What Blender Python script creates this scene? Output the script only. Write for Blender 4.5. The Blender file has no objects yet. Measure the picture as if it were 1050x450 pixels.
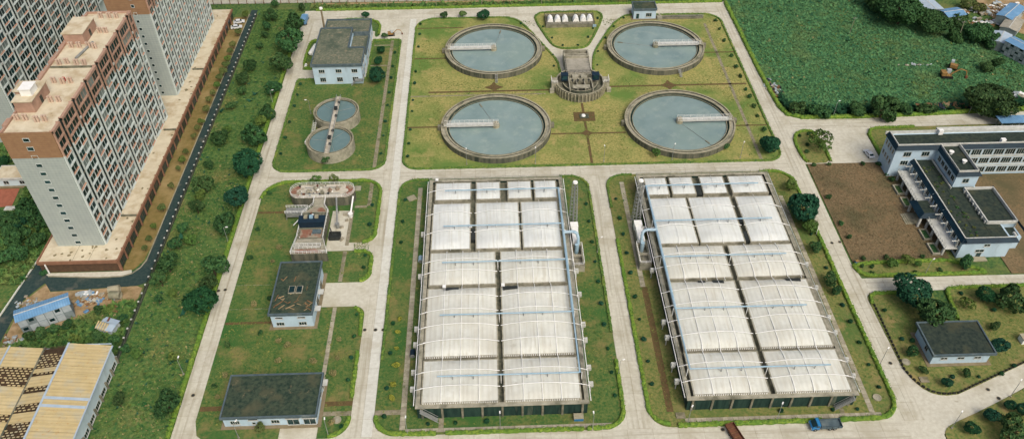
import bpy, math, random
import numpy as np
from mathutils import Matrix, Vector
random.seed(7)
SC = bpy.context.scene
COL = SC.collection
R = math.radians
PI = math.pi

# ---------------------------------------------------------------- camera, sky, sun, exposure
FPX, PITCH, YAW, ROLL, CAMZ = 832.6, R(42.48), R(1.71), R(-0.32), 166.94
FW = Vector((math.sin(YAW) * math.cos(PITCH), math.cos(YAW) * math.cos(PITCH), -math.sin(PITCH)))
RT0 = Vector((math.cos(YAW), -math.sin(YAW), 0))
UP0 = RT0.cross(FW)
RT = RT0 * math.cos(ROLL) + UP0 * math.sin(ROLL)
UP = UP0 * math.cos(ROLL) - RT0 * math.sin(ROLL)
cd = bpy.data.cameras.new('camera')
cam = bpy.data.objects.new('camera', cd)
COL.objects.link(cam)
cd.sensor_width = 36.0
cd.lens = FPX / 1050 * 36.0
cd.clip_start = 1.0
cd.clip_end = 9000
mw = Matrix.Identity(4)
for i in range(3):
    mw[i][0], mw[i][1], mw[i][2] = RT[i], UP[i], -FW[i]
mw[2][3] = CAMZ
cam.matrix_world = mw
SC.camera = cam

SUN_EL, SUN_AZ = R(50), R(150)      # azimuth measured clockwise from +Y
w = bpy.data.worlds.new('World')
SC.world = w
w.use_nodes = True
nt = w.node_tree
sky = nt.nodes.new('ShaderNodeTexSky')
sky.sky_type = 'NISHITA'
sky.sun_disc = False
sky.sun_elevation = SUN_EL
sky.sun_rotation = SUN_AZ
sky.dust_density = 9.0
sky.air_density = 0.85
sky.ozone_density = 0.8
nt.links.new(sky.outputs[0], nt.nodes['Background'].inputs[0])
nt.nodes['Background'].inputs[1].default_value = 0.13
sl = bpy.data.lights.new('sun', 'SUN')
sl.energy = 0.9
sl.angle = R(28)
sl.color = (1.0, 0.985, 0.95)
so = bpy.data.objects.new('sun', sl)
COL.objects.link(so)
sd = Vector((math.sin(SUN_AZ) * math.cos(SUN_EL), math.cos(SUN_AZ) * math.cos(SUN_EL), math.sin(SUN_EL)))
so.rotation_euler = (-sd).to_track_quat('-Z', 'Y').to_euler()
so.location = (0, 200, 300)
SC.view_settings.view_transform = 'Standard'
SC.view_settings.look = 'None'
SC.view_settings.gamma = 1.0
SC.view_settings.use_curve_mapping = False
SC.view_settings.exposure = 0.1

# ---------------------------------------------------------------- helpers
def G(px, py, h=0.0):
    """ground (or height h) position of a point surveyed from the aerial photograph"""
    d = FW + RT * ((px - 525) / FPX) - UP * ((py - 225) / FPX)
    t = (h - CAMZ) / d.z
    return (d.x * t, d.y * t)

def S(r, g, b, k=0.8):
    f = lambda c: (c / 12.92 if c <= .04045 else ((c + .055) / 1.055) ** 2.4)
    return (f(r / 255) * k * .985, f(g / 255) * k * 1.025, f(b / 255) * k * 1.05, 1)

class MB:
    def __init__(s):
        s.v = []; s.f = []; s.m = []
    def quad(s, pts, m=0):
        n = len(s.v); s.v += [tuple(p) for p in pts]; s.f.append(tuple(range(n, n + len(pts)))); s.m.append(m); return s
    def box(s, x0, x1, y0, y1, z0, z1, m=0):
        if x0 > x1: x0, x1 = x1, x0
        if y0 > y1: y0, y1 = y1, y0
        n = len(s.v)
        s.v += [(x0, y0, z0), (x1, y0, z0), (x1, y1, z0), (x0, y1, z0), (x0, y0, z1), (x1, y0, z1), (x1, y1, z1), (x0, y1, z1)]
        for q in ((3, 2, 1, 0), (4, 5, 6, 7), (0, 1, 5, 4), (1, 2, 6, 5), (2, 3, 7, 6), (3, 0, 4, 7)):
            s.f.append(tuple(n + i for i in q)); s.m.append(m)
        return s
    def obox(s, c, half, rz=0, m=0, rx=0):
        M_ = Matrix.Rotation(rz, 3, 'Z') @ Matrix.Rotation(rx, 3, 'X')
        n = len(s.v)
        for z in (-1, 1):
            for x, y in ((-1, -1), (1, -1), (1, 1), (-1, 1)):
                p = M_ @ Vector((x * half[0], y * half[1], z * half[2]))
                s.v.append((c[0] + p.x, c[1] + p.y, c[2] + p.z))
        for q in ((3, 2, 1, 0), (4, 5, 6, 7), (0, 1, 5, 4), (1, 2, 6, 5), (2, 3, 7, 6), (3, 0, 4, 7)):
            s.f.append(tuple(n + i for i in q)); s.m.append(m)
        return s
    def prism(s, pts, z0, z1, m=0, cap=True, ms=None):
        n = len(s.v); k = len(pts)
        s.v += [(p[0], p[1], z0) for p in pts] + [(p[0], p[1], z1) for p in pts]
        a = sum(pts[i][0] * pts[(i + 1) % k][1] - pts[(i + 1) % k][0] * pts[i][1] for i in range(k))
        for i in range(k):
            j = (i + 1) % k
            q = (n + i, n + j, n + k + j, n + k + i)
            s.f.append(q if a > 0 else q[::-1]); s.m.append(m if ms is None else ms)
        if cap:
            t = tuple(range(n + k, n + 2 * k)); b = tuple(range(n, n + k))
            s.f.append(t if a > 0 else t[::-1]); s.m.append(m)
            s.f.append(b[::-1] if a > 0 else b); s.m.append(m if ms is None else ms)
        return s
    def tube(s, p0, p1, r0, r1=None, n=6, m=0):
        r1 = r0 if r1 is None else r1
        p0, p1 = Vector(p0), Vector(p1); d = (p1 - p0).normalized()
        a = d.orthogonal().normalized(); b = d.cross(a); k = len(s.v)
        for p, r in ((p0, r0), (p1, r1)):
            for i in range(n):
                t = 2 * PI * i / n; s.v.append(tuple(p + a * (r * math.cos(t)) + b * (r * math.sin(t))))
        for i in range(n):
            j = (i + 1) % n; s.f.append((k + i, k + j, k + n + j, k + n + i)); s.m.append(m)
        s.f.append(tuple(range(k, k + n))[::-1]); s.m.append(m); s.f.append(tuple(range(k + n, k + 2 * n))); s.m.append(m)
        return s
    def pipe(s, pts, r, n=8, m=0):
        for a, b in zip(pts, pts[1:]): s.tube(a, b, r, n=n, m=m)
        return s
    def ring(s, cx, cy, r0, r1, z0, z1, n=96, m=0, a0=0, a1=2 * PI, mt=None):
        k = len(s.v); full = abs(a1 - a0 - 2 * PI) < 1e-6; c = n if full else n + 1
        for i in range(c):
            t = a0 + (a1 - a0) * i / n; co, si = math.cos(t), math.sin(t)
            s.v += [(cx + r0 * co, cy + r0 * si, z0), (cx + r1 * co, cy + r1 * si, z0), (cx + r1 * co, cy + r1 * si, z1), (cx + r0 * co, cy + r0 * si, z1)]
        for i in range(n):
            j = (i + 1) % c
            for e in range(4):
                g = (e + 1) % 4
                s.f.append((k + 4 * i + e, k + 4 * j + e, k + 4 * j + g, k + 4 * i + g)[::-1]); s.m.append(mt if (mt is not None and e == 2) else m)
        if not full:
            s.f.append((k, k + 1, k + 2, k + 3)); s.m.append(m)
            q = k + 4 * n; s.f.append((q + 3, q + 2, q + 1, q)); s.m.append(m)
        return s
    def disc(s, cx, cy, r, z, n=96, m=0):
        return s.quad([(cx + r * math.cos(2 * PI * i / n), cy + r * math.sin(2 * PI * i / n), z) for i in range(n)], m)
    def mesh(s, name, mats, smooth=False):
        me = bpy.data.meshes.new(name)
        me.from_pydata(s.v, [], s.f)
        for q in (mats if isinstance(mats, (list, tuple)) else [mats]): me.materials.append(M[q])
        me.polygons.foreach_set('material_index', s.m)
        if smooth: me.polygons.foreach_set('use_smooth', [True] * len(s.f))
        me.update()
        return me
    def build(s, name, mats, parent=None, loc=None, smooth=False):
        return link(name, s.mesh(name, mats, smooth), parent, loc)

def link(name, data, parent=None, loc=None, rz=0):
    o = bpy.data.objects.new(name, data); COL.objects.link(o)
    o.parent = parent
    if loc is not None: o.location = loc
    if rz: o.rotation_euler[2] = rz
    return o
def tag(o, label, cat, group=None):
    o['label'] = label; o['category'] = cat
    if group: o['group'] = group
    return o
def thing(name, label, cat, loc=(0, 0, 0), rz=0, group=None):
    o = bpy.data.objects.new(name, None); o.empty_display_size = .5; COL.objects.link(o)
    o.location = loc; o.rotation_euler[2] = rz
    return tag(o, label, cat, group)
def struct(o):
    o['kind'] = 'structure'; return o
def stuff(o, label, cat):
    o['kind'] = 'stuff'; return tag(o, label, cat)
def part_stuff(o):
    o['kind'] = 'stuff'; return o
ORD = ['first', 'second', 'third', 'fourth', 'fifth', 'sixth', 'seventh', 'eighth', 'ninth', 'tenth', 'eleventh', 'twelfth', 'thirteenth', 'fourteenth', 'fifteenth', 'sixteenth', 'seventeenth', 'eighteenth', 'nineteenth', 'twentieth', 'twenty-first', 'twenty-second', 'twenty-third', 'twenty-fourth', 'twenty-fifth', 'twenty-sixth', 'twenty-seventh', 'twenty-eighth', 'twenty-ninth', 'thirtieth', 'thirty-first', 'thirty-second', 'thirty-third', 'thirty-fourth', 'thirty-fifth', 'thirty-sixth', 'thirty-seventh', 'thirty-eighth', 'thirty-ninth', 'fortieth']

def arc(cx, cy, r, a0, a1, n=8):
    return [(cx + r * math.cos(R(a0 + (a1 - a0) * i / n)), cy + r * math.sin(R(a0 + (a1 - a0) * i / n))) for i in range(n + 1)]
def rrect(x0, x1, y0, y1, bl=1, br=1, tr=1, tl=1):
    return (arc(x0 + bl, y0 + bl, bl, 180, 270) + arc(x1 - br, y0 + br, br, 270, 360) + arc(x1 - tr, y1 - tr, tr, 0, 90) + arc(x0 + tl, y1 - tl, tl, 90, 180))
def smoothline(pts, it=2, closed=False):
    for _ in range(it):
        o = []
        n = len(pts); rng = range(n if closed else n - 1)
        if not closed: o.append(pts[0])
        for i in rng:
            a, b = pts[i], pts[(i + 1) % n]
            o += [(a[0] * .75 + b[0] * .25, a[1] * .75 + b[1] * .25), (a[0] * .25 + b[0] * .75, a[1] * .25 + b[1] * .75)]
        if not closed: o.append(pts[-1])
        pts = o
    return pts
def GP(*pts): return [G(*p) for p in pts]

# ---------------------------------------------------------------- materials
M = {}
def pm(name, c1, c2, scale=1.0, rough=.85, bump=0.0, c3=None, s3=.05, lo3=.45, hi3=.65, rnd=0.0, metal=0.0, stretch=(1, 1, 1), lo=.35, hi=.65, spec=.25, c4=None, s4=.3, lo4=.6, hi4=.7, bdist=.1, coat=0, streak=None, c5=None, lo5=.5, hi5=.72):
    m = bpy.data.materials.new(name); m.use_nodes = True; t = m.node_tree; N = t.nodes; L = t.links
    b = N['Principled BSDF']
    b.inputs['Roughness'].default_value = rough; b.inputs['Metallic'].default_value = metal
    b.inputs['Specular IOR Level'].default_value = spec
    if coat: b.inputs['Coat Weight'].default_value = coat
    g = N.new('ShaderNodeNewGeometry'); mp = N.new('ShaderNodeVectorMath'); mp.operation = 'MULTIPLY'
    mp.inputs[1].default_value = stretch
    L.new(g.outputs['Position'], mp.inputs[0])
    def noise(sc, det=6, ro=.6, off=0):
        n = N.new('ShaderNodeTexNoise'); n.inputs['Scale'].default_value = sc; n.inputs['Detail'].default_value = det; n.inputs['Roughness'].default_value = ro
        L.new(mp.outputs[0], n.inputs['Vector']); return n
    def rng(n, a, z):
        r = N.new('ShaderNodeMapRange'); r.inputs['From Min'].default_value = a; r.inputs['From Max'].default_value = z
        L.new(n.outputs['Fac'], r.inputs['Value']); return r
    def mix(f, a, z):
        x = N.new('ShaderNodeMix'); x.data_type = 'RGBA'
        L.new(f, x.inputs['Factor'])
        for i, q in ((6, a), (7, z)):
            if isinstance(q, tuple): x.inputs[i].default_value = q
            else: L.new(q, x.inputs[i])
        return x.outputs[2]
    n1 = noise(scale)
    c = mix(rng(n1, lo, hi).outputs[0], c1, c2)
    if c3: c = mix(rng(noise(s3, 5), lo3, hi3).outputs[0], c, c3)
    if c4: c = mix(rng(noise(s4, 8, .7), lo4, hi4).outputs[0], c, c4)
    if streak:
        m2 = N.new('ShaderNodeVectorMath'); m2.operation = 'MULTIPLY'; m2.inputs[1].default_value = streak; L.new(g.outputs['Position'], m2.inputs[0])
        n5 = N.new('ShaderNodeTexNoise'); n5.inputs['Scale'].default_value = 1.0; n5.inputs['Detail'].default_value = 4; L.new(m2.outputs[0], n5.inputs['Vector'])
        c = mix(rng(n5, lo5, hi5).outputs[0], c, c5)
    if rnd:
        oi = N.new('ShaderNodeObjectInfo'); r = N.new('ShaderNodeMapRange')
        r.inputs['To Min'].default_value = 1 - rnd; r.inputs['To Max'].default_value = 1 + rnd
        L.new(oi.outputs['Random'], r.inputs['Value'])
        h = N.new('ShaderNodeHueSaturation'); L.new(r.outputs[0], h.inputs['Value']); L.new(c, h.inputs['Color']); c = h.outputs[0]
        if name.startswith('leaf'):
            fr = N.new('ShaderNodeMath'); fr.operation = 'MULTIPLY'; fr.inputs[1].default_value = 7.3; L.new(oi.outputs['Random'], fr.inputs[0])
            f2 = N.new('ShaderNodeMath'); f2.operation = 'FRACT'; L.new(fr.outputs[0], f2.inputs[0])
            hr = N.new('ShaderNodeMapRange'); hr.inputs['To Min'].default_value = .465; hr.inputs['To Max'].default_value = .515
            L.new(f2.outputs[0], hr.inputs['Value']); L.new(hr.outputs[0], h.inputs['Hue'])
    L.new(c, b.inputs['Base Color'])
    if bump:
        bp = N.new('ShaderNodeBump'); bp.inputs['Strength'].default_value = bump; bp.inputs['Distance'].default_value = bdist
        L.new(n1.outputs['Fac'], bp.inputs['Height']); L.new(bp.outputs[0], b.inputs['Normal'])
    M[name] = m
    return m

def wave_overlay(name, axis, scale, dark=.75, bump=.4):
    """thin seams / corrugation multiplied over a material's colour (and relief)"""
    m = M[name]; t = m.node_tree; N = t.nodes; L = t.links; b = N['Principled BSDF']
    g = N.new('ShaderNodeTexCoord'); wv = N.new('ShaderNodeTexWave'); wv.bands_direction = axis
    wv.inputs['Scale'].default_value = scale; wv.inputs['Distortion'].default_value = .0
    L.new(g.outputs['Object'], wv.inputs['Vector'])
    r = N.new('ShaderNodeMapRange'); r.inputs['To Min'].default_value = dark; r.inputs['To Max'].default_value = 1.0
    L.new(wv.outputs['Fac'], r.inputs['Value'])
    h = N.new('ShaderNodeHueSaturation'); src = b.inputs['Base Color'].links[0].from_socket
    L.new(src, h.inputs['Color']); L.new(r.outputs[0], h.inputs['Value']); L.new(h.outputs[0], b.inputs['Base Color'])
    bp = N.new('ShaderNodeBump'); bp.inputs['Strength'].default_value = bump; bp.inputs['Distance'].default_value = .05
    L.new(wv.outputs['Fac'], bp.inputs['Height']); L.new(bp.outputs[0], b.inputs['Normal'])

pm('grass_wild', S(40, 84, 46), S(104, 126, 62), 1.2, .95, .6, S(124, 124, 72), .05, .5, .7, bdist=.3)
pm('weed', S(40, 102, 70), S(108, 152, 94), 1.1, .9, 0, S(112, 136, 82), .06, .52, .72, c4=S(36, 94, 66), s4=.3, lo4=.55, hi4=.68, lo=.3, hi=.68)
pm('weed_west', S(38, 92, 46), S(116, 140, 70), .9, .9, 0, S(138, 132, 78), .07, .54, .72, c4=S(38, 90, 44), s4=.2, lo4=.53, hi4=.66, lo=.3, hi=.68)
pm('dry_stalk', S(150, 140, 92), S(178, 160, 110), .6, .9)
pm('soil_wild', S(56, 104, 54), S(112, 132, 72), .9, .95, .4, S(146, 134, 86), .09, .55, .72, bdist=.3)
pm('lawn_dry', S(182, 170, 104), S(128, 134, 72), 1.4, .95, .4, S(104, 132, 62), .045, .44, .62, c4=S(186, 164, 108), s4=.16, lo4=.54, hi4=.72)
pm('lawn_green', S(52, 98, 46), S(112, 124, 66), 1.3, .95, .4, S(62, 104, 48), .06, .5, .66, c4=S(138, 126, 78), s4=.13, lo4=.5, hi4=.68)
pm('lawn_mixed', S(146, 138, 82), S(92, 114, 56), 1.3, .95, .4, S(82, 112, 54), .07, .5, .64, c4=S(160, 140, 92), s4=.14, lo4=.52, hi4=.68)
pm('lawn_blade', S(58, 104, 44), S(150, 148, 78), .5, .9, rnd=.05)
pm('bare_soil', S(104, 92, 66), S(142, 120, 88), 1.6, .95, .5, S(98, 92, 64), .07, .48, .66, c4=S(150, 120, 84), s4=.3, lo4=.56, hi4=.72, bdist=.15)
pm('dirt', S(186, 160, 122), S(150, 124, 88), .5, .95, .4, S(120, 108, 66), .12, .5, .66)
pm('verge', S(146, 124, 76), S(120, 108, 60), .7, .95, .3, S(168, 146, 100), .1, .5, .7)
pm('concrete_slab', S(216, 212, 194), S(200, 194, 174), 1.0, .9, .1, S(184, 176, 152), .13, .5, .72, rnd=.035, c4=S(158, 148, 124), s4=.45, lo4=.6, hi4=.76)
pm('concrete_ns', S(216, 212, 194), S(200, 194, 174), 1.0, .9, .1, S(184, 176, 152), .13, .5, .72, rnd=.035, c4=S(158, 148, 124), s4=.45, lo4=.6, hi4=.76, c5=S(176, 168, 146), streak=(1.1, .035, 1))
pm('concrete_ew', S(216, 212, 194), S(200, 194, 174), 1.0, .9, .1, S(184, 176, 152), .13, .5, .72, rnd=.035, c4=S(158, 148, 124), s4=.45, lo4=.6, hi4=.76, c5=S(176, 168, 146), streak=(.035, 1.1, 1))
pm('concrete_light', S(226, 225, 212), S(210, 208, 194), 1.0, .9, .1, S(196, 190, 170), .13, .55, .75, rnd=.02)
pm('joint', S(170, 156, 130), S(150, 138, 112), 1, .95)
pm('asphalt', S(40, 64, 62), S(60, 76, 72), 1.2, .9, .1, S(104, 104, 92), .2, .56, .74)
pm('path', S(164, 154, 130), S(136, 128, 106), 1.1, .95, .2, S(110, 108, 80), .3, .52, .68)
pm('paver', S(186, 178, 156), S(160, 152, 130), .8, .95, .1, S(120, 116, 92), .25, .58, .75, rnd=.18)
pm('path_soil', S(116, 92, 62), S(92, 80, 50), 1, .95, .2)
pm('tank_concrete', S(150, 144, 124), S(112, 110, 92), .6, .9, .2, S(84, 90, 72), .25, .5, .7)
pm('tank_dark', S(98, 102, 86), S(70, 78, 66), .8, .8, .2, S(120, 122, 102), .4, .55, .7)
pm('rim', S(178, 170, 144), S(152, 146, 122), .8, .9, 0, S(122, 122, 98), .3, .5, .7)
pm('streak_wall', S(48, 74, 64), S(20, 46, 42), 1.0, .9, .2, S(104, 112, 94), .5, .58, .7, stretch=(1, 1, .12))
pm('slab_old', S(182, 176, 156), S(150, 146, 126), .8, .9, .1, S(116, 114, 96), .3, .52, .68)
pm('walkway', S(132, 128, 108), S(98, 100, 84), .8, .9, .1, S(74, 80, 68), .4, .52, .68)
pm('grey_plate', S(178, 172, 156), S(160, 154, 138), .5, .8, 0, S(140, 136, 120), .3, .5, .7)
pm('membrane', S(230, 230, 219), S(219, 219, 206), .6, .9, .0, S(212, 209, 194), .09, .48, .72, spec=.1, c4=S(192, 188, 170), s4=.35, lo4=.6, hi4=.8, streak=(1.6, .08, 1), c5=S(206, 202, 185), lo5=.52, hi5=.76)
pm('membrane_white', S(236, 238, 232), S(226, 229, 223), .5, .9, .0, S(216, 218, 210), .09, .45, .7, spec=.1, c4=S(196, 196, 184), s4=.35, lo4=.62, hi4=.82, streak=(1.6, .08, 1), c5=S(212, 212, 200), lo5=.52, hi5=.76)
pm('white_steel', S(246, 245, 240, .9), S(236, 234, 226, .9), 1, .5, spec=.4)
pm('blue_pipe', S(168, 196, 210), S(148, 182, 200), .6, .4, spec=.4, c3=S(176, 198, 208), s3=.2, lo3=.5, hi3=.7)
pm('galv', S(168, 170, 164), S(140, 142, 138), 1.2, .5, metal=.2)
pm('dark_steel', S(58, 62, 60), S(44, 48, 46), 1, .6)
pm('blue_machine', S(34, 54, 68), S(26, 44, 58), 1, .5, rnd=.05)
pm('red_deck', S(150, 94, 74), S(138, 106, 86), .8, .85, 0, S(160, 150, 130), .35, .44, .58)
pm('wall_white', S(216, 232, 234), S(200, 218, 222), .35, .85, 0, S(182, 196, 196), .4, .58, .78, stretch=(1, 1, .4))
pm('wall_blue', S(200, 222, 234), S(186, 208, 220), .35, .85, 0, S(168, 186, 194), .4, .6, .8, stretch=(1, 1, .4))
pm('plinth', S(150, 136, 108), S(130, 116, 90), .7, .9)
pm('roof_felt', S(72, 84, 66), S(36, 56, 46), 1.1, .9, .2, S(90, 90, 68), .16, .52, .68, c4=S(132, 120, 92), s4=.6, lo4=.6, hi4=.74)
pm('roof_felt_dark', S(62, 72, 60), S(34, 48, 44), 1.1, .9, .2, S(82, 82, 62), .16, .54, .72, c4=S(104, 98, 74), s4=.5, lo4=.62, hi4=.78)
pm('roof_brown', S(132, 132, 112), S(88, 98, 80), 1.1, .9, .2, S(84, 96, 80), .16, .5, .66, c4=S(164, 150, 122), s4=.6, lo4=.56, hi4=.7)
pm('parapet_grey', S(96, 112, 116), S(78, 94, 100), .7, .85, 0, S(128, 136, 132), .4, .55, .75)
pm('navy', S(12, 46, 60), S(10, 38, 52), .8, .6, .1, S(28, 58, 70), .3, .55, .75)
pm('coping_white', S(214, 214, 206), S(190, 190, 180), .8, .8)
pm('glass_dark', S(14, 40, 40), S(38, 60, 60), .5, .15, spec=.5, rnd=.2)
pm('glass_teal', S(14, 46, 48), S(44, 74, 76), .6, .15, spec=.5, rnd=.3)
pm('shed_panel_dark', S(146, 158, 156), S(122, 134, 134), .8, .7, rnd=.1)
pm('curtain', S(138, 148, 140), S(112, 124, 118), .5, .5, rnd=.2)
pm('inlet_wall', S(124, 120, 102), S(82, 86, 74), 1.0, .9, .2, S(60, 68, 58), .5, .54, .7, stretch=(1, 1, .15))
pm('pale_deck', S(214, 206, 188), S(190, 182, 162), .8, .9, .1, S(160, 150, 130), .4, .52, .7)
pm('recess_shade', S(16, 36, 36), S(30, 50, 48), .8, .8)  # shade of the tower recesses put into the colour
pm('tower_white', S(222, 228, 222), S(208, 216, 210), .3, .85, 0, S(190, 200, 194), .12, .5, .75)
pm('tower_grid', S(186, 194, 186), S(176, 184, 178), .5, .8)
pm('tower_brown', S(190, 154, 132), S(170, 136, 116), .6, .85, 0, S(204, 168, 146), .2, .5, .7)
pm('brown_tile', S(168, 132, 98), S(156, 120, 90), .8, .85)
pm('salmon', S(214, 166, 138), S(202, 154, 128), .5, .85, 0)
pm('tower_roof', S(226, 214, 186), S(210, 196, 166), .4, .9, .1, S(194, 174, 140), .2, .5, .7, c4=S(128, 116, 84), s4=.4, lo4=.66, hi4=.76)
pm('vent_pink', S(216, 190, 168), S(204, 176, 154), .5, .85)
pm('roof_moss', S(150, 136, 104), S(118, 110, 82), 1.5, .95)
pm('podium_brick', S(104, 80, 60), S(84, 66, 52), .8, .9, .1)
pm('podium_post', S(158, 116, 90), S(138, 100, 78), .8, .9)
pm('roof_sheet', S(214, 194, 146), S(202, 180, 128), .5, .7, 0, S(196, 190, 164), .25, .5, .7, rnd=.03, c4=S(196, 152, 84), s4=.9, lo4=.58, hi4=.72)
pm('roof_sheet_blue', S(186, 200, 210), S(168, 186, 200), .6, .6, rnd=.03)
pm('interior_dark', S(96, 76, 56), S(70, 58, 44), .6, .95)
pm('blue_roof', S(122, 166, 202), S(106, 152, 190), .5, .55, 0, S(140, 180, 212), .3, .55, .7, rnd=.05)
pm('shed_panel', S(186, 194, 194), S(166, 176, 178), .8, .7, rnd=.06)
pm('leaf', S(14, 62, 40), S(84, 122, 66), 1.8, .8, rnd=.22, spec=.2, lo=.32, hi=.7)
pm('leaf_dark', S(8, 58, 46), S(54, 104, 70), 1.8, .8, rnd=.15, spec=.2, lo=.32, hi=.7)
pm('leaf_light', S(72, 106, 50), S(104, 130, 62), .9, .8, rnd=.15, spec=.2)
pm('leaf_olive', S(84, 104, 56), S(112, 122, 70), .9, .8, rnd=.12, spec=.2)
pm('hedge_leaf', S(66, 112, 42), S(142, 162, 62), 1.6, .85, 0, S(92, 132, 48), .2, .5, .7, lo=.32, hi=.68)
pm('hedge_dark', S(56, 98, 44), S(116, 140, 62), 1.6, .85, 0, S(136, 148, 68), .15, .52, .7)
pm('flower_shrub', S(118, 124, 74), S(178, 158, 112), 1.5, .8, rnd=.12)
pm('yellow_shrub', S(140, 150, 56), S(176, 170, 70), 1.5, .8, rnd=.1)
pm('bark', S(96, 84, 66), S(74, 64, 52), 2, .95, .3)
pm('water', S(144, 164, 160), S(126, 148, 146), .12, .1, .06, S(140, 160, 152), .05, spec=.4, c4=S(160, 174, 164), s4=.25, lo4=.52, hi4=.74, rnd=.05)
pm('water_green', S(118, 142, 140), S(98, 126, 126), .3, .1, .05, spec=.5, c4=S(130, 150, 142), s4=.3, lo4=.5, hi4=.75)
pm('truck_blue', S(48, 132, 186), S(40, 118, 172), 1, .35, spec=.5)
pm('rust', S(128, 82, 60), S(98, 68, 52), 1.2, .85)
pm('car_white', S(232, 234, 232), S(224, 226, 226), 1, .25, spec=.5)
pm('car_dark', S(46, 50, 54), S(38, 42, 46), 1, .25, spec=.5)
pm('tyre', S(34, 34, 34), S(26, 26, 26), 1, .9)
pm('digger_yellow', S(172, 134, 76), S(128, 98, 60), 2.0, .8)
pm('rubble', S(196, 188, 168), S(150, 140, 118), .9, .95, rnd=.2)
pm('brick_red', S(176, 108, 84), S(156, 96, 74), .8, .9)
pm('red_dot', S(196, 64, 56), S(180, 56, 50), 1, .6)
pm('tyre_edging', S(40, 42, 38), S(58, 58, 50), 1, .9)
pm('wood', S(150, 112, 76), S(120, 90, 60), 1, .85)
wave_overlay('membrane', 'X', .26, .94, .15)
wave_overlay('membrane_white', 'X', .26, .95, .15)
wave_overlay('tower_grid', 'Z', .38, .92, .1)
wave_overlay('tower_grid', 'X', .30, .94, .1)
wave_overlay('brown_tile', 'Z', .5, .9, .1)
wave_overlay('roof_sheet', 'Y', .32, .88, .3)
wave_overlay('blue_roof', 'X', .5, .86, .4)

# ================================================================ SETTING
def sheet(name, pts, z, m, parent=None, thick=None):
    b = MB()
    if thick: b.prism(pts, z - thick, z)
    else: b.quad([(p[0], p[1], z) for p in pts])
    return b.build(name, m, parent)
g = MB().box(-4000, 4000, -800, 6000, -1.0, -.16)
struct(g.build('ground', 'grass_wild'))
# concrete sheet of the works: everything that is not lawn
PAVE = [(-77.6, 60), (104.5, 60), (104.7, 103.5), (107.2, 105.6), (116, 109.3), (130.1, 115.9), (170, 133), (166, 139), (133.8, 123.3), (104, 123), (103, 148.5), (200, 150.4), (200, 153.8), (103, 154), (102, 160), (102.5, 205.5), (128, 205.5), (128.4, 221), (132, 224.4), (240, 226), (240, 233.5), (149.8, 230.7), (108.8, 230.5), (103.6, 234), (101.8, 252), (101, 317), (-77.6, 316)]
pave = struct(sheet('pavement', PAVE, -.045, 'concrete_slab'))

def slab_road(name, x0, x1, y0, y1, nx, ny, light=()):
    """a concrete road poured in bays: every bay a slab of its own"""
    root = struct(MB().quad([(x0, y0, -.036), (x1, y0, -.036), (x1, y1, -.036), (x0, y1, -.036)]).build(name, 'joint'))
    sx, sy = (x1 - x0) / nx, (y1 - y0) / ny
    b = MB().box(-sx / 2 + .03, sx / 2 - .03, -sy / 2 + .03, sy / 2 - .03, -.033, 0)
    me = b.mesh('slab', 'concrete_ew' if (x1 - x0) > (y1 - y0) else 'concrete_ns'); ml = b.mesh('slab', 'concrete_light')
    for i in range(nx):
        for j in range(ny):
            o = link('slab', ml if i in light else me, root, (x0 + sx * (i + .5), y0 + sy * (j + .5), random.uniform(-.006, .004)))
    return root
slab_road('west_road', -77.5, -72.6, 80, 315.5, 2, 47)
slab_road('inner_road', -35.4, -30.1, 107.7, 307.5, 2, 40, (1,))
slab_road('middle_road', 30.6, 35.9, 107.7, 202.5, 2, 19)
slab_road('east_road', 96.8, 101.8, 107.7, 315, 2, 41)
slab_road('north_road', -72.6, 96.8, 308, 315.4, 34, 2)
slab_road('cross_road', -72.6, -35.4, 202.6, 207.4, 8, 2)
slab_road('cross_road', -30.1, 96.8, 202.6, 207.4, 26, 2)
slab_road('south_road', -72.6, 96.8, 88, 107.6, 28, 4)
slab_road('side_road', 103.5, 163.5, 150.4, 153.4, 12, 1)
slab_road('gate_road', 104, 200, 224.9, 229.8, 19, 2)

# ---- lawns
def lawn(name, pts, m, z=.1):
    b = MB().prism(pts, -.2, z)
    return struct(b.build(name, m))
P1 = arc(-67.2, 212.9, 5, 180, 270) + arc(-40.6, 212.9, 5, 270, 360) + [(-35.6, 289.6), (-36.4, 290.4), (-46.4, 290.4), (-46.4, 262.6), (-71.4, 262.6), (-72.2, 261.8)]
lawn('lawn', P1, 'lawn_green')
lawn('lawn', smoothline([(-71.9, 270), (-72, 286), (-71.4, 290.5), (-69.4, 291.6), (-66.6, 291), (-66.6, 269.6), (-71, 269.4)], 1, True), 'lawn_green')
lawn('lawn', smoothline([(-64, 299.3), (-64, 306), (-61, 308.3), (-49.5, 308), (-44.3, 304), (-44.3, 294), (-46.4, 293), (-46.6, 299.3)], 1, True), 'lawn_green')
P2 = (arc(-24.6, 212.7, 5.0, 180, 270) + arc(91, 212.7, 5.0, 270, 360) + [(96, 300)] + arc(89, 299.5, 7, 0, 90)[2:] +
      smoothline([(74, 306.5), (58, 307.5), (53.5, 303), (49.7, 297.3), (44.5, 286), (40.6, 277.1), (39.2, 266)], 1) + [(39.2, 262.8), (26.5, 262.8)] +
      smoothline([(26.5, 264.2), (26, 272), (23.1, 279.5), (19, 289.5), (15.7, 297.5), (11.5, 305), (7, 307)], 1) + arc(-21.9, 299, 8, 90, 180))
lawn('clarifier_lawn', P2, 'lawn_dry')
lawn('lawn', smoothline([(18.4, 305.2), (19.5, 309.3), (22.9, 311.2), (44.8, 311.2), (47.6, 309), (47.6, 304), (40.4, 284.5), (38, 281.4), (35.3, 280.5), (29.1, 280.3), (25.8, 282), (23.5, 286.1)], 1, True), 'lawn_dry')
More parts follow.
